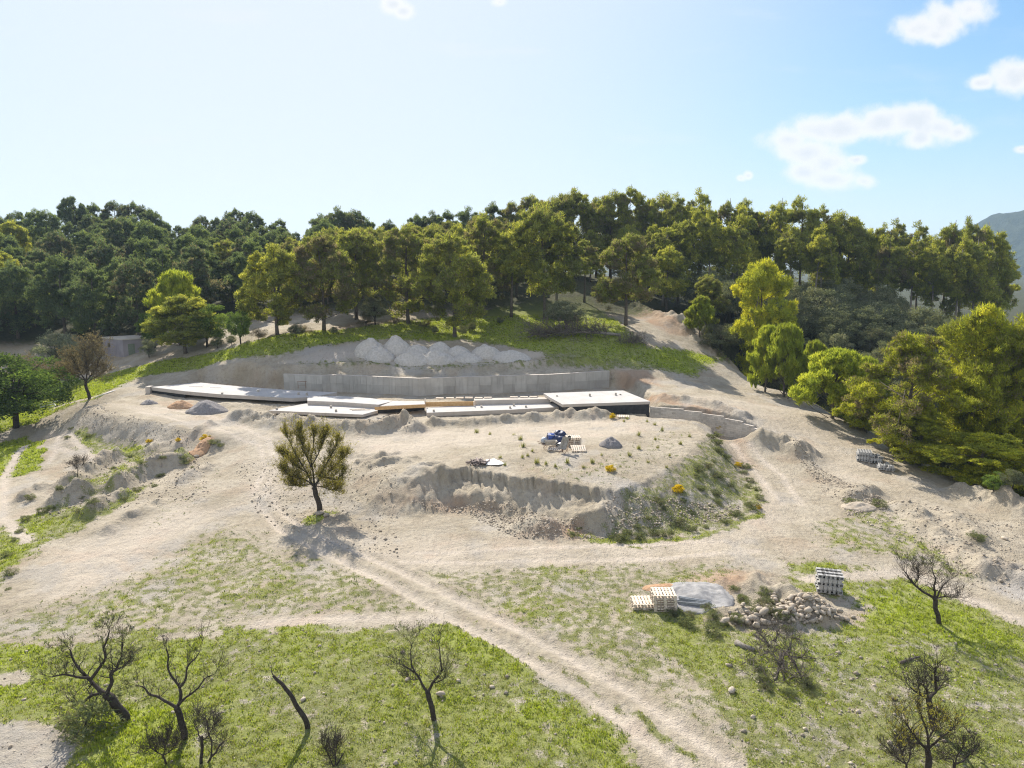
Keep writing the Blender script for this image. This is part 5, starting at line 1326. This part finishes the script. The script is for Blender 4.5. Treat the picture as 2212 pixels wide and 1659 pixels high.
print('woods', k1, k2, k3, k4, 'trees', len(trees))

# palm in the shade behind the hut
p = g1(218, 742); e = empty('palm_tree', (p[0], p[1] + 2, p[2]), 0, 'small dark palm in the shade behind the stone hut', 'palm')
m = MB(); m.tube([(0, 0, -.3), (0, 0, 2.6)], [.22, .18], 8); m.build('trunk', M_BARK, e, True, (0, 0, 0))
V = []; T = []
for k in range(34):
    a = rng.uniform(0, 6.28); el = rng.uniform(-.5, 1.3); L = 2.2; prev = Vector((0, 0, 2.6)); d = Vector((math.cos(a) * math.cos(el), math.sin(a) * math.cos(el), math.sin(el))); s = Vector((-math.sin(a), math.cos(a), 0))
    for j in range(9):
        nx = prev + d * L / 9; d = (d + Vector((0, 0, -.16))).normalized()
        w = .32 * math.sin((j + 1) / 10 * 3.14) + .05
        for sg in (-1, 1): V += [prev, nx, (prev + nx) / 2 + s * sg * w + d * .15]; T += [.3 + .3 * rng.random()] * 3
        prev = nx
obj('fronds', mesh_np('fronds', np.array([tuple(v) for v in V]), np.arange(len(V)).reshape(-1, 3), L_OLIVE, False, {'tint': T}), e)

# ------------------------------------------------------------------ bare trees: limbs follow the photographed ones, twigs grow from them
def grow(m, p, d, r, L, depth, r_, twig=.005, up=.25):
    pts = [p]; rr = [r]; q = p.copy(); dd = d.copy()
    for k in range(3):
        dd = (dd + Vector((r_.gauss(0, .22), r_.gauss(0, .22), r_.gauss(up * .3, .18)))).normalized(); q = q + dd * L / 3
        pts.append(q.copy()); rr.append(max(twig, r * (1 - .22 * (k + 1))))
    m.tube(pts, rr, 5 if r > .02 else 3, caps=False)
    if depth <= 0: return
    for k in range(3 if depth > 1 else r_.choice((1, 2, 3))):
        i = r_.randrange(1, 4)
        nd = (dd + Vector((r_.gauss(0, .55), r_.gauss(0, .55), r_.gauss(up, .4)))).normalized()
        grow(m, pts[i], nd, max(twig, rr[i] * .62), L * r_.uniform(.55, .85), depth - 1, r_, twig, up)
def limb_tree(name, label, base, limbs, seed, bark=M_BARK, twig_depth=3, twig_len=.5, twig_n=2, cat='bare tree', leaves=None, leaf_n=0, up=.25, trunk_r=.13, leaf_sz=(.09, .05), brush=0):
    """limbs: list of (pixels, r0, r1); first is the trunk; all stand about one plane through the base, pushed in depth at random"""
    r_ = random.Random(seed)
    b = np.array(g1(*base)); e = empty(name, tuple(b), 0, label, cat)
    tm = MB(); wm = MB(); allp = []
    for li, (px, r0, r1) in enumerate(limbs):
        dy = 0 if li == 0 else r_.uniform(-1, 1) * .35
        pts = []
        for i, (u, v) in enumerate(px):
            f = i / max(1, len(px) - 1)
            w = Vector(PY(u, v, b[1] + dy * f * 2.2)) - Vector(b)
            if li == 0 and i == 0: w.z -= .15
            pts.append(w)
        # refine with small kinks
        fine = [pts[0]]
        for a, c in zip(pts[:-1], pts[1:]):
            L = (c - a).length
            fine.append(a.lerp(c, .5) + Vector((r_.gauss(0, .05), r_.gauss(0, .08), r_.gauss(0, .05))) * min(1, L)); fine.append(c)
        for _ in range(2):
            fine = [fine[0]] + [q for a, c in zip(fine[:-1], fine[1:]) for q in (a.lerp(c, .25), a.lerp(c, .75))] + [fine[-1]]
        fine = fine[::2] if len(fine) % 2 else fine[:-1:2] + [fine[-1]]
        allp.append(fine)
        r0 *= .86; n = len(fine); rad_ = [r0 + (r1 - r0) * i / (n - 1) for i in range(n)]
        if li == 0: rad_[0] *= 1.3
        tm.tube(fine, rad_, 8)
        s = 0 if li else n
        step = max(1, n // 6)
        for i in list(range(n - 1, max(1, n // 3) - 1, -step)):
            if li == 0: break
            d = (fine[i] - fine[i - 1]).normalized()
            for k in range(twig_n + (2 if i == n - 1 else 0)):
                nd = (d * (1.0 if i == n - 1 else .4) + Vector((r_.gauss(0, .5), r_.gauss(0, .6), r_.gauss(.25, .35)))).normalized()
                grow(wm, fine[i], nd, max(.009, rad_[i] * .42), twig_len * r_.uniform(.7, 1.25), twig_depth - (0 if i == n - 1 else 1), r_, .0042, up)
    if brush:
        cen = sum((q for f in allp[1:] for q in f), Vector()) / sum(len(f) for f in allp[1:])
        for k in range(brush):
            f = r_.choice(allp[1:]); q = f[int(len(f) * r_.uniform(.25, .999))]
            d = ((q - cen).normalized() * .8 + Vector((r_.gauss(0, .45), r_.gauss(0, .45), .75 + r_.gauss(0, .3)))).normalized()
            grow(wm, q, d, .014, r_.uniform(.5, .95), 2, r_, .0042, .4)
    tm.build('trunk', bark, e, True, (0, 0, 0)); wm.build('twigs', bark, e, False, (0, 0, 0))
    if leaves is not None:
        V = np.array(wm.v); ii = np.random.RandomState(seed).choice(len(V), leaf_n)
        cl = np.c_[V[ii], np.full(leaf_n, .09), np.full(leaf_n, .09), np.random.RandomState(seed).uniform(.2, .8, leaf_n)]
        obj('leaves', crown_mesh('leaves', [leaf_cloud(cl, 2, *leaf_sz, seed, .4, .5)], leaves), e)
    return e
limb_tree('bare_tree', 'largest twisted bare almond tree, leftmost of the foreground trees', (273, 1557),
    [([(273, 1557), (263, 1537), (241, 1506), (228, 1499)], .21, .15), ([(228, 1499), (219, 1497), (197, 1502), (178, 1519), (160, 1515)], .10, .03), ([(228, 1499), (205, 1480), (191, 1463), (167, 1439), (152, 1405)], .11, .03),
     ([(193, 1465), (167, 1463), (137, 1456), (112, 1462)], .07, .02), ([(196, 1468), (212, 1446), (229, 1422), (222, 1401), (236, 1364)], .085, .025), ([(230, 1500), (243, 1473), (239, 1452), (253, 1446), (263, 1422), (265, 1388)], .10, .025), ([(253, 1446), (268, 1440), (275, 1432)], .04, .015)], 1, twig_n=3, leaves=L_SCRUB, leaf_n=500)
limb_tree('bare_tree', 'three limbed bare almond tree right of the largest twisted one', (398, 1593),
    [([(398, 1593), (391, 1560), (384, 1533), (381, 1528)], .15, .11), ([(381, 1529), (355, 1514), (325, 1502), (314, 1487), (302, 1482)], .075, .02), ([(382, 1529), (388, 1519), (391, 1497), (388, 1483), (369, 1459), (362, 1432), (359, 1401)], .09, .02),
     ([(389, 1484), (403, 1459), (405, 1439), (420, 1425), (431, 1408)], .06, .015), ([(387, 1522), (400, 1507), (424, 1490), (441, 1466), (458, 1459)], .06, .015)], 2, twig_n=2)
limb_tree('dead_trunk', 'leaning branchless dead trunk in the middle of the left meadow', (665, 1573), [([(665, 1573), (661, 1556), (638, 1522), (617, 1488), (600, 1470), (590, 1459)], .14, .045), ([(594, 1463), (588, 1455), (586, 1447)], .03, .012)], 3, twig_depth=0, twig_n=0)
limb_tree('bare_tree', 'straight trunked bare tree with cup shaped crown at the middle of the meadow edge', (938, 1553),
    [([(938, 1553), (934, 1535), (926, 1507), (923, 1494)], .125, .10), ([(923, 1495), (911, 1477), (897, 1453), (887, 1446), (869, 1436)], .07, .02), ([(899, 1457), (890, 1440), (888, 1419), (890, 1392)], .045, .012), ([(924, 1494), (932, 1480), (941, 1467), (955, 1450), (951, 1422), (948, 1392)], .075, .015), ([(936, 1474), (950, 1471), (962, 1462)], .035, .012), ([(905, 1467), (893, 1470), (880, 1462)], .03, .012)], 4, twig_n=2, leaves=L_SCRUB, leaf_n=200)
limb_tree('bare_tree', 'bare tree with spreading twiggy crown beside the right dirt road', (2030, 1347),
    [([(2030, 1347), (2026, 1326), (2021, 1297), (2018, 1291)], .14, .11), ([(2018, 1292), (1994, 1279), (1973, 1261), (1962, 1248), (1952, 1232)], .08, .02), ([(2019, 1291), (2020, 1282), (2017, 1266), (2022, 1250), (2014, 1230)], .08, .02), ([(2021, 1290), (2027, 1280), (2036, 1266), (2050, 1253)], .06, .015), ([(2021, 1292), (2036, 1288), (2062, 1290)], .04, .012), ([(1975, 1263), (1985, 1250), (1984, 1234)], .04, .012)], 5, twig_n=4, twig_len=.55)
limb_tree('bare_tree', 'bare tree with thick upright limb, farther of the two overlapping at lower right', (2016, 1574),
    [([(2016, 1574), (2012, 1548), (2009, 1521), (2006, 1509)], .15, .11), ([(2006, 1510), (1998, 1506), (1986, 1498), (1967, 1485)], .075, .02), ([(2006, 1509), (2003, 1492), (1996, 1480)], .06, .02), ([(2007, 1509), (2015, 1499), (2024, 1490), (2031, 1482)], .08, .03), ([(2022, 1492), (2021, 1472), (2021, 1446)], .07, .04), ([(1988, 1499), (1984, 1488), (1985, 1479)], .04, .015)], 6, twig_n=2, twig_len=.55, leaves=L_SCRUB, leaf_n=120)
limb_tree('bare_tree', 'low bushy almond with a few yellow leaves, nearest at lower right', (2006, 1672),
    [([(2006, 1672), (2007, 1640), (2003, 1618)], .14, .10), ([(2003, 1618), (1985, 1602), (1968, 1580), (1955, 1560)], .07, .015), ([(2003, 1618), (2005, 1595), (2000, 1570), (1990, 1545)], .07, .015), ([(2004, 1620), (2020, 1605), (2035, 1590), (2052, 1578)], .06, .015), ([(1987, 1604), (1970, 1606), (1952, 1600)], .04, .012), ([(2004, 1600), (2018, 1575), (2022, 1555)], .045, .012)], 7, twig_n=2, twig_len=.42, brush=30, leaves=L_YELLOW, leaf_n=500)
limb_tree('bare_shrub', 'bare twiggy shrub right of the low bushy almond at the lower edge', (2066, 1668), [([(2066, 1668), (2062, 1650)], .07, .05), ([(2062, 1650), (2045, 1640), (2030, 1640)], .03, .01), ([(2062, 1650), (2085, 1640), (2100, 1628)], .04, .01), ([(2063, 1650), (2068, 1630), (2080, 1615)], .03, .01)], 8, twig_n=3, twig_len=.42, cat='shrub')
limb_tree('bare_shrub', 'bare twiggy shrub left of the low bushy almond at the lower edge', (1962, 1668), [([(1962, 1668), (1958, 1650)], .05, .04), ([(1958, 1650), (1940, 1640), (1930, 1632)], .03, .01), ([(1958, 1650), (1965, 1630), (1968, 1615)], .03, .01), ([(1958, 1650), (1950, 1630), (1945, 1618)], .03, .01)], 9, twig_n=3, twig_len=.42, cat='shrub')
limb_tree('bare_tree', 'low two stemmed bare tree in front of the three limbed almond', (438, 1652), [([(438, 1655), (434, 1640), (437, 1615), (436, 1590)], .08, .05), ([(446, 1655), (455, 1635), (470, 1618), (480, 1606)], .06, .02), ([(436, 1596), (428, 1575), (420, 1566)], .035, .01), ([(456, 1634), (458, 1600), (448, 1570), (444, 1552)], .04, .01), ([(437, 1600), (450, 1590), (462, 1570)], .03, .01)], 10, twig_n=3, twig_len=.45)
limb_tree('bare_shrub', 'small bare shrub left of the low two stemmed tree at the lower edge', (362, 1652), [([(362, 1655), (356, 1640), (352, 1630)], .05, .03), ([(352, 1631), (335, 1622), (325, 1615)], .025, .01), ([(353, 1631), (356, 1612), (362, 1600)], .025, .01), ([(353, 1631), (372, 1618), (380, 1605)], .025, .01)], 11, twig_n=5, twig_len=.4, cat='shrub')
limb_tree('bare_shrub', 'small bare shrub at the lower edge right of the leaning dead trunk', (722, 1655), [([(722, 1658), (735, 1640), (742, 1628)], .04, .02), ([(722, 1656), (712, 1635), (705, 1620)], .035, .01), ([(724, 1652), (724, 1630), (726, 1612)], .03, .01)], 12, twig_n=5, twig_len=.4, cat='shrub')
limb_tree('bare_tree', 'bare brown tree with dense twiggy crown by the path end on the left', (193, 862), [([(193, 862), (190, 846), (185, 832), (185, 822)], .22, .16), ([(185, 823), (170, 800), (158, 778)], .1, .03), ([(185, 823), (186, 795), (182, 762)], .11, .03), ([(186, 824), (205, 800), (215, 775)], .1, .03), ([(187, 828), (205, 815), (222, 806)], .06, .02), ([(184, 822), (165, 812), (148, 806)], .06, .02), ([(186, 800), (198, 775), (200, 750)], .07, .02)], 13, twig_n=7, twig_len=1.0, leaves=L_DRY, leaf_n=6000, leaf_sz=(.22, .05))
limb_tree('almond_tree', 'yellowing almond tree alone on the bare earth at the bend of the track', (690, 1103),
    [([(690, 1103), (687, 1080), (681, 1060), (679, 1052)], .24, .17), ([(679, 1053), (673, 1044), (656, 1010), (634, 975), (622, 948)], .10, .02), ([(680, 1053), (687, 1040), (701, 1030), (725, 1037), (736, 1028)], .10, .03), ([(683, 1045), (690, 1027), (711, 992), (727, 962)], .10, .02), ([(679, 1052), (677, 1027), (670, 992), (677, 946)], .10, .02), ([(676, 1050), (655, 1035), (632, 1030), (620, 1022)], .07, .02), ([(701, 1030), (718, 1012), (738, 992)], .06, .02), ([(664, 1022), (640, 1005), (618, 990)], .06, .02), ([(674, 1005), (690, 975), (700, 950)], .06, .02), ([(672, 1010), (655, 975), (648, 945)], .06, .02), ([(684, 1050), (700, 1052), (722, 1058)], .05, .02), ([(672, 1045), (650, 1050), (635, 1048)], .05, .02)],
    14, bark=M_BARK, twig_n=2, twig_len=.5, brush=480, leaves=L_YELLOW, leaf_n=26000, up=.5, leaf_sz=(.08, .035), cat='tree')
limb_tree('bare_shrub', 'small dead bush on the pale mounds at the left', (167, 1030), [([(167, 1030), (168, 1018)], .04, .03), ([(168, 1018), (160, 1006)], .02, .01), ([(168, 1018), (178, 1004)], .02, .01), ([(168, 1018), (168, 1000)], .02, .01)], 15, twig_n=5, twig_len=.45, cat='shrub')

# brushwood heap: an uprooted tree with tangled limbs; logs and stumps
b = np.array(g1(1690, 1478)); e = empty('brushwood_heap', tuple(b), 0, 'tangled heap of dark dead limbs and brushwood below the stone heap', 'brushwood')
m = MB(); w = MB(); r_ = random.Random(5)
for px, r0 in (([(1628, 1395), (1645, 1412), (1668, 1430), (1690, 1440)], .09), ([(1690, 1440), (1700, 1422), (1712, 1405), (1722, 1398)], .06), ([(1660, 1425), (1650, 1405), (1640, 1390), (1632, 1378)], .07), ([(1672, 1412), (1676, 1395), (1678, 1380)], .06), ([(1690, 1440), (1684, 1465), (1670, 1490), (1668, 1505)], .09), ([(1692, 1442), (1690, 1470), (1692, 1500)], .08), ([(1692, 1440), (1710, 1455), (1735, 1458), (1760, 1452)], .05), ([(1688, 1440), (1660, 1440), (1645, 1450)], .06), ([(1700, 1445), (1720, 1470), (1728, 1495)], .06), ([(1665, 1405), (1685, 1400), (1700, 1405)], .05), ([(1680, 1470), (1700, 1490), (1722, 1500), (1738, 1500)], .04)):
    pts = [Vector(PY(u, v, b[1] + 1.0 + (1478 - v) * .035)) - Vector(b) + Vector((0, r_.uniform(-.3, .3), 0)) for u, v in px]
    pts = [Vector((q.x, q.y, max(.05, min(q.z, 1.6)))) for q in pts]
    m.tube(pts, [r0 * (1 - .25 * i) for i in range(len(pts))], 7)
    for q in pts[1:]:
        for k in range(4): grow(w, q, Vector((r_.gauss(0, .7), r_.gauss(0, .7), r_.gauss(.2, .5))).normalized(), .02, .55, 2, r_, .007)
for k in range(60):
    a = r_.uniform(0, 6.28); rr = r_.uniform(0, 1) ** .6
    q = Vector((math.cos(a) * rr * 1.2 - .35, 1.2 + math.sin(a) * rr * 1.5, .05 + .5 * (1 - rr)))
    grow(w, q, Vector((r_.gauss(0, .8), r_.gauss(0, .8), r_.gauss(.15, .3))).normalized(), .014, .5, 1, r_, .007)
m.build('limbs', M_BARK, e, True, (0, 0, 0)); w.build('twigs', M_DEAD, e, False, (0, 0, 0))
def log(px, r, lab, mat, dz=.1, cat='log'):
    q = [np.array(g1(*a)) for a in px]; c = q[0].copy(); m = MB(); m.tube([tuple(a - c + np.array((0, 0, dz))) for a in q], [r * (1 - .2 * i) for i in range(len(q))], 10)
    o = m.build('log', mat, None, True); o.location = tuple(c); return tag(o, lab, cat)
log([(1590, 1392), (1605, 1400), (1630, 1408)], .16, 'short pale grey log left of the brushwood heap', M_GBARK)
log([(1945, 1437), (1968, 1428), (1985, 1424)], .07, 'dark fallen branch lying in the grass at the right', M_DEAD, .12, 'branch')
log([(1925, 1570 - 60), (1940, 1514)], .05, 'short dark stick in the grass left of the overlapping bare trees', M_DEAD, .05, 'stick')
# grey fallen tree above the site
b = np.array(g1(1330, 728)); e = empty('fallen_tree', tuple(b), 0, 'grey leafless fallen tree lying across the slope above the wall', 'fallen tree')
m = MB(); w = MB(); r_ = random.Random(9)
def relg(u, v, dz): return Vector(g1(u, v)) - Vector(b) + Vector((0, 0, dz))
tk = [relg(1340, 729, .35), relg(1300, 728, .6), relg(1250, 728, .7), relg(1200, 729, .7), relg(1165, 732, .6)]
m.tube(tk, [.2, .19, .15, .11, .06], 8)
for i, q in enumerate(tk[1:] + [tk[2].lerp(tk[3], .5), tk[3].lerp(tk[4], .5), tk[1].lerp(tk[2], .5)]):
    for k in range(22):
        d = Vector((r_.gauss(-.6, .5), r_.gauss(-.2, .6), r_.gauss(.35, .5))).normalized()
        grow(w, q + Vector((r_.uniform(-.8, .8), 0, 0)), d, .06, r_.uniform(1.0, 2.2), 2, r_, .016, .1)
m.build('trunk', M_GBARK, e, True, (0, 0, 0)); w.build('branches', M_DEAD, e, False, (0, 0, 0))
b = np.array(g1(1368, 745)); e = empty('brush_heap', tuple(b), 0, 'reddish grey heap of dead brush right of the fallen tree', 'brushwood'); w = MB()
for k in range(70):
    a = r_.uniform(0, 6.28); rr = r_.uniform(0, 1.9); grow(w, Vector((math.cos(a) * rr, math.sin(a) * rr * .7, .1 + .4 * r_.random())), Vector((r_.gauss(0, .8), r_.gauss(0, .8), r_.gauss(.4, .4))).normalized(), .03, .9, 2, r_, .012)
w.build('twigs', M_DEAD, e, False, (0, 0, 0))

# ------------------------------------------------------------------ bushes, gorse, weeds
for u, v, hgt, w_, lab in ((1317, 1018, .62, 1.3, 'yellow flowering bush on the plateau rim right of the cliff'), (1467, 1060, .75, 1.2, 'yellow flowering bush halfway down the right plateau slope'), (1322, 903, .7, 1.0, 'yellow flowering bush behind the plateau under the basement wall'), (1552, 924, .6, 1.3, 'yellow flowering bush at the ramp opposite the block wall'),
        (441, 951, .75, 1.1, 'bright yellow bush above the rust red earth'), (386, 952, .5, 1.0, 'small yellow bush on the left bank, middle of three'), (323, 956, .5, 1.2, 'yellow bush low on the left bank, leftmost of three'), (1638, 1098, .4, 1.2, 'tiny yellow bush at the right foot of the plateau slope'), (1592, 1005, .5, 1.3, 'faint yellow bush on the steep ramp side of the plateau')):
    p = g1(u, v); tree('gorse', p[0], p[1], hgt * .8, w_ * 1.15, lab, 'bush', name='flowering_bush')
SC = [(1240, 1158), (1330, 1168), (1352, 1164), (1385, 1160), (1420, 1156), (1455, 1152), (1490, 1146), (1525, 1138), (1560, 1128), (1590, 1116), (1620, 1100), (1638, 1080), (1636, 1060), (1622, 1040), (1606, 1022), (1590, 1008), (1574, 990), (1560, 975), (1548, 960), (1535, 948),
      (1440, 1100), (1480, 1080), (1520, 1060), (1500, 1110), (1550, 1085), (1400, 1120), (1575, 1050), (1380, 1140), (1530, 1010), (1545, 1030), (1500, 1030), (1470, 1125)]
SCL = [(150, 925), (165, 935), (185, 945), (140, 945), (240, 970), (280, 985), (130, 1062), (90, 1110), (60, 1125), (40, 1150), (110, 1100), (200, 1085), (330, 1050), (300, 1062), (265, 1080), (350, 1030), (30, 1170), (10, 1200), (20, 1240), (60, 1080), (375, 975), (350, 990), (395, 990), (465, 958), (475, 962), (180, 1075), (170, 1108), (140, 1120), (15, 1270), (245, 1010), (300, 1000), (400, 1000), (420, 1010)]
SCS = [(1590, 1275), (1600, 1290), (1610, 1300), (1640, 1310), (1670, 1325), (1690, 1335), (1700, 1360), (1590, 1340), (1560, 1350), (1545, 1330), (1530, 1320), (1490, 1330), (1475, 1345), (1500, 1360), (1540, 1370), (1620, 1430), (1640, 1445), (1650, 1470), (1660, 1490), (1700, 1500), (1460, 1325), (1670, 1300), (1655, 1285), (1740, 1480), (1755, 1500)]
SC += [(u + rng.uniform(-30, 14), v + rng.uniform(-22, 2)) for u, v in SC[::2]]
for lst, lab, grp in ((SC, 'low grey green scrub bush on the right slope of the earth plateau', 'scrub on the plateau slope'), (SCL, 'low scrub bush among the pale mounds and banks at the left', 'scrub among the left mounds'), (SCS, 'dry brownish scrub bush around the stone heap and brushwood', 'scrub around the stone heap')):
    for u, v in lst:
        p = g1(u + rng.uniform(-6, 6), v + rng.uniform(-2, 2)); tree('scrub', p[0], p[1], rng.uniform(.2, .55), rng.uniform(1.0, 1.7), lab, 'bush', grp, 'scrub_bush')
for u, v, lab in ((191, 1580, 'grey twiggy bush below the largest twisted almond'), (2110, 1165, 'dark green low bush at the grass tip on the bare strip'), (1840, 1090, 'dark low bush on the rubble left of the bare strip'), (1900, 1095, 'dark green low bush right of the rubble')):
    p = g1(u, v); tree('scrub', p[0], p[1], 1.3 if u < 300 else .6, 1.3, lab, 'bush', None, 'scrub_bush')
# lower belt under the right pines
BELT = [(1700, 862), (1740, 870), (1850, 925), (1880, 945), (1920, 965), (1960, 985), (2000, 1005), (2040, 1028), (2080, 1048), (2120, 1060), (2160, 1075), (2200, 1085), (2225, 1070), (2150, 1050), (2090, 1020), (2030, 1000), (1980, 965)]
for u, v in BELT:
    p = g1(u + 6, v - 4); tree('green' if rng.random() < .5 else 'oak', p[0], p[1] + 1, rng.uniform(1.2, 2.4), 1.1, 'dark evergreen shrub in the belt under the right pines', 'shrub', 'shrubs under the right pines', 'evergreen_shrub')
for u, v in ((640, 728), (660, 725), (720, 722), (790, 706), (850, 705), (920, 708), (940, 722), (1000, 726), (1020, 715), (560, 735), (500, 745), (470, 752), (1080, 700)):
    p = g1(u, v); tree('oak' if rng.random() < .6 else 'dry', p[0], p[1], rng.uniform(1.0, 2.0), 1.2, 'low dark undergrowth bush beneath the row of pines', 'bush', 'undergrowth beneath the row of pines', 'undergrowth_bush')

# ------------------------------------------------------------------ grass: blades where the cover is green
rs = np.random.RandomState(77)
th = np.radians(rs.uniform(-41, 41, 2600000)); rr = np.exp(rs.uniform(np.log(21), np.log(112), 2600000))
keep = rs.rand(len(rr)) < np.clip((rr / 112) ** 1.1 * 1.15 + .06, 0, 1) * .55
x, y = (rr * np.sin(th))[keep], (rr * np.cos(th))[keep]
gr, lu, pa, re, ge = cover(x, y)
cl_ = .5 + .9 * fbm(x / .45, y / .45, 2, 61)
k = rs.rand(len(x)) < np.clip(gr * 1.15 - .18, 0, 1) ** 1.3 * np.clip(cl_ + .15, .0, 1.2)
x, y, gr, lu = x[k], y[k], gr[k], lu[k]
z = H(x, y)
n = len(x); NB = 4
print('tufts', n)
a = rs.uniform(0, 6.28, (n, NB)); sz = (.03 + .05 * lu + .045 * rs.rand(n)) * (1 + np.hypot(x, y) / 130)
off = rs.normal(size=(n, NB, 2)) * .05
ld = np.stack([np.cos(a) * rs.uniform(.2, .9, (n, NB)), np.sin(a) * rs.uniform(.2, .9, (n, NB)), np.ones((n, NB))], -1); ld /= np.linalg.norm(ld, axis=-1)[..., None]
b0 = np.stack([x[:, None] + off[..., 0], y[:, None] + off[..., 1], np.repeat(z[:, None], NB, 1) - .02], -1)
sdv = np.stack([-np.sin(a), np.cos(a), np.zeros_like(a)], -1)
hh = sz[:, None, None] * rs.uniform(.6, 1.4, (n, NB, 1))
V = np.stack([b0 - sdv * hh * .2, b0 + sdv * hh * .2, b0 + ld * hh], 2).reshape(-1, 3)
tint = np.where(rs.rand(n) < np.clip((gr - .38) / .3, 0.08, .9), np.clip(.42 + .5 * lu + .2 * rs.normal(size=n), .22, 1), rs.uniform(0, .24, n))
g = obj('grass', mesh_np('grass', V, np.arange(len(V)).reshape(-1, 3), L_GRASS, False, {'tint': np.repeat(tint, NB * 3)}))
tag(g, 'short grass and field weeds growing over the meadows and slopes', 'grass', kind='stuff')

# single weeds standing on the bare plateau
def weed_mesh(seed):
    r2 = np.random.RandomState(seed); n = 60; a = r2.uniform(0, 6.28, n); ld = np.stack([np.cos(a) * r2.uniform(.1, .7, n), np.sin(a) * r2.uniform(.1, .7, n), np.ones(n)], -1)
    b = np.c_[r2.normal(size=(n, 2)) * .09, np.zeros(n)]; s = np.stack([-np.sin(a), np.cos(a), np.zeros(n)], -1) * .02; h = r2.uniform(.2, .6, (n, 1))
    return mesh_np('weed_tuft', np.stack([b - s, b + s, b + ld * h], 1).reshape(-1, 3), np.arange(n * 3).reshape(-1, 3), L_GRASS, False, {'tint': np.repeat(r2.uniform(.1, .5, n), 3)})
WM = [weed_mesh(s) for s in (1, 2, 3)]
wp = [(1030, 935), (1058, 940), (1110, 942), (1124, 950), (1130, 965), (1150, 975), (1140, 985), (1128, 990), (1160, 1000), (1180, 1003), (1200, 1008), (1355, 906), (1348, 912), (1398, 912), (1414, 918), (1430, 930), (1416, 950), (1421, 968), (1446, 985), (1380, 970), (1360, 985), (1300, 985), (1280, 1000), (1260, 1010), (1340, 1010), (1400, 1000), (1440, 1010), (1470, 960), (1490, 945), (1380, 940), (1225, 1000), (1090, 1005), (1080, 990)]
for i, (u, v) in enumerate(wp):
    p = g1(u, v); o = obj('weed_tuft', WM[i % 3], None, (p[0], p[1], p[2] - .02), (0, 0, rng.uniform(0, 6)), [rng.uniform(.5, 1.0)] * 3)
    tag(o, 'single grassy weed tuft standing on the bare plateau top', 'weed', 'weeds on the plateau')

# ------------------------------------------------------------------ far mountain on the right
M_HILL, t, out = material('wooded_mountain')
v = objcoord(t); col = MIXC(t, SS(t, noise(t, .03, 8, .7, v), .35, .65), (.018, .030, .028), (.05, .065, .05))
principled(t, out, col, 1, noise(t, .05, 8, .7, v), 1.0, 8.0, 0)
prof = [(1700, 700), (1900, 600), (2030, 560), (2085, 515), (2125, 474), (2155, 460), (2185, 462), (2212, 450), (2260, 442), (2340, 450), (2450, 474), (2600, 520), (2800, 620)]
pu, pv = np.array(prof, float).T
us = np.linspace(1700, 2800, 240); ys = np.linspace(1500, 2500, 60)
V = []
for j, yy in enumerate(ys):
    f = math.sin(math.pi * min(1, max(0, (yy - 1500) / 1000)) ** .8)
    for u in us:
        xx, _, zz = PY(u, np.interp(u, pu, pv), 2000); 
        V.append((xx * (yy / 2000) ** .2, yy, -16 + (zz + 16) * f + 7 * float(f > 0) * 0))
V = np.array(V); V[:, 2] += (6 * fbm(V[:, 0] / 90, V[:, 1] / 90, 4, 3) + 2.5 * fbm(V[:, 0] / 14, V[:, 1] / 30, 2, 8)) * np.clip((V[:, 2] + 16) / 60, 0, 1)
ii = np.arange(60 * 240).reshape(60, 240)
o = obj('mountain', mesh_np('mountain', V, np.stack([ii[:-1, :-1], ii[:-1, 1:], ii[1:, 1:], ii[1:, :-1]], -1).reshape(-1, 4), M_HILL)); tag(o, kind='structure')

# ------------------------------------------------------------------ air
m, t, out = material('haze_air')
pv = N(t, 'ShaderNodeVolumePrincipled'); pv.inputs['Color'].default_value = (.6, .8, 1.0, 1); pv.inputs['Density'].default_value = .00014; pv.inputs['Anisotropy'].default_value = .2
t.links.new(pv.outputs[0], out.inputs['Volume'])
mb = MB(); mb.box((0, 0, 95), (6600, 6600, 250)); o = mb.build('haze', m); tag(o, kind='stuff')
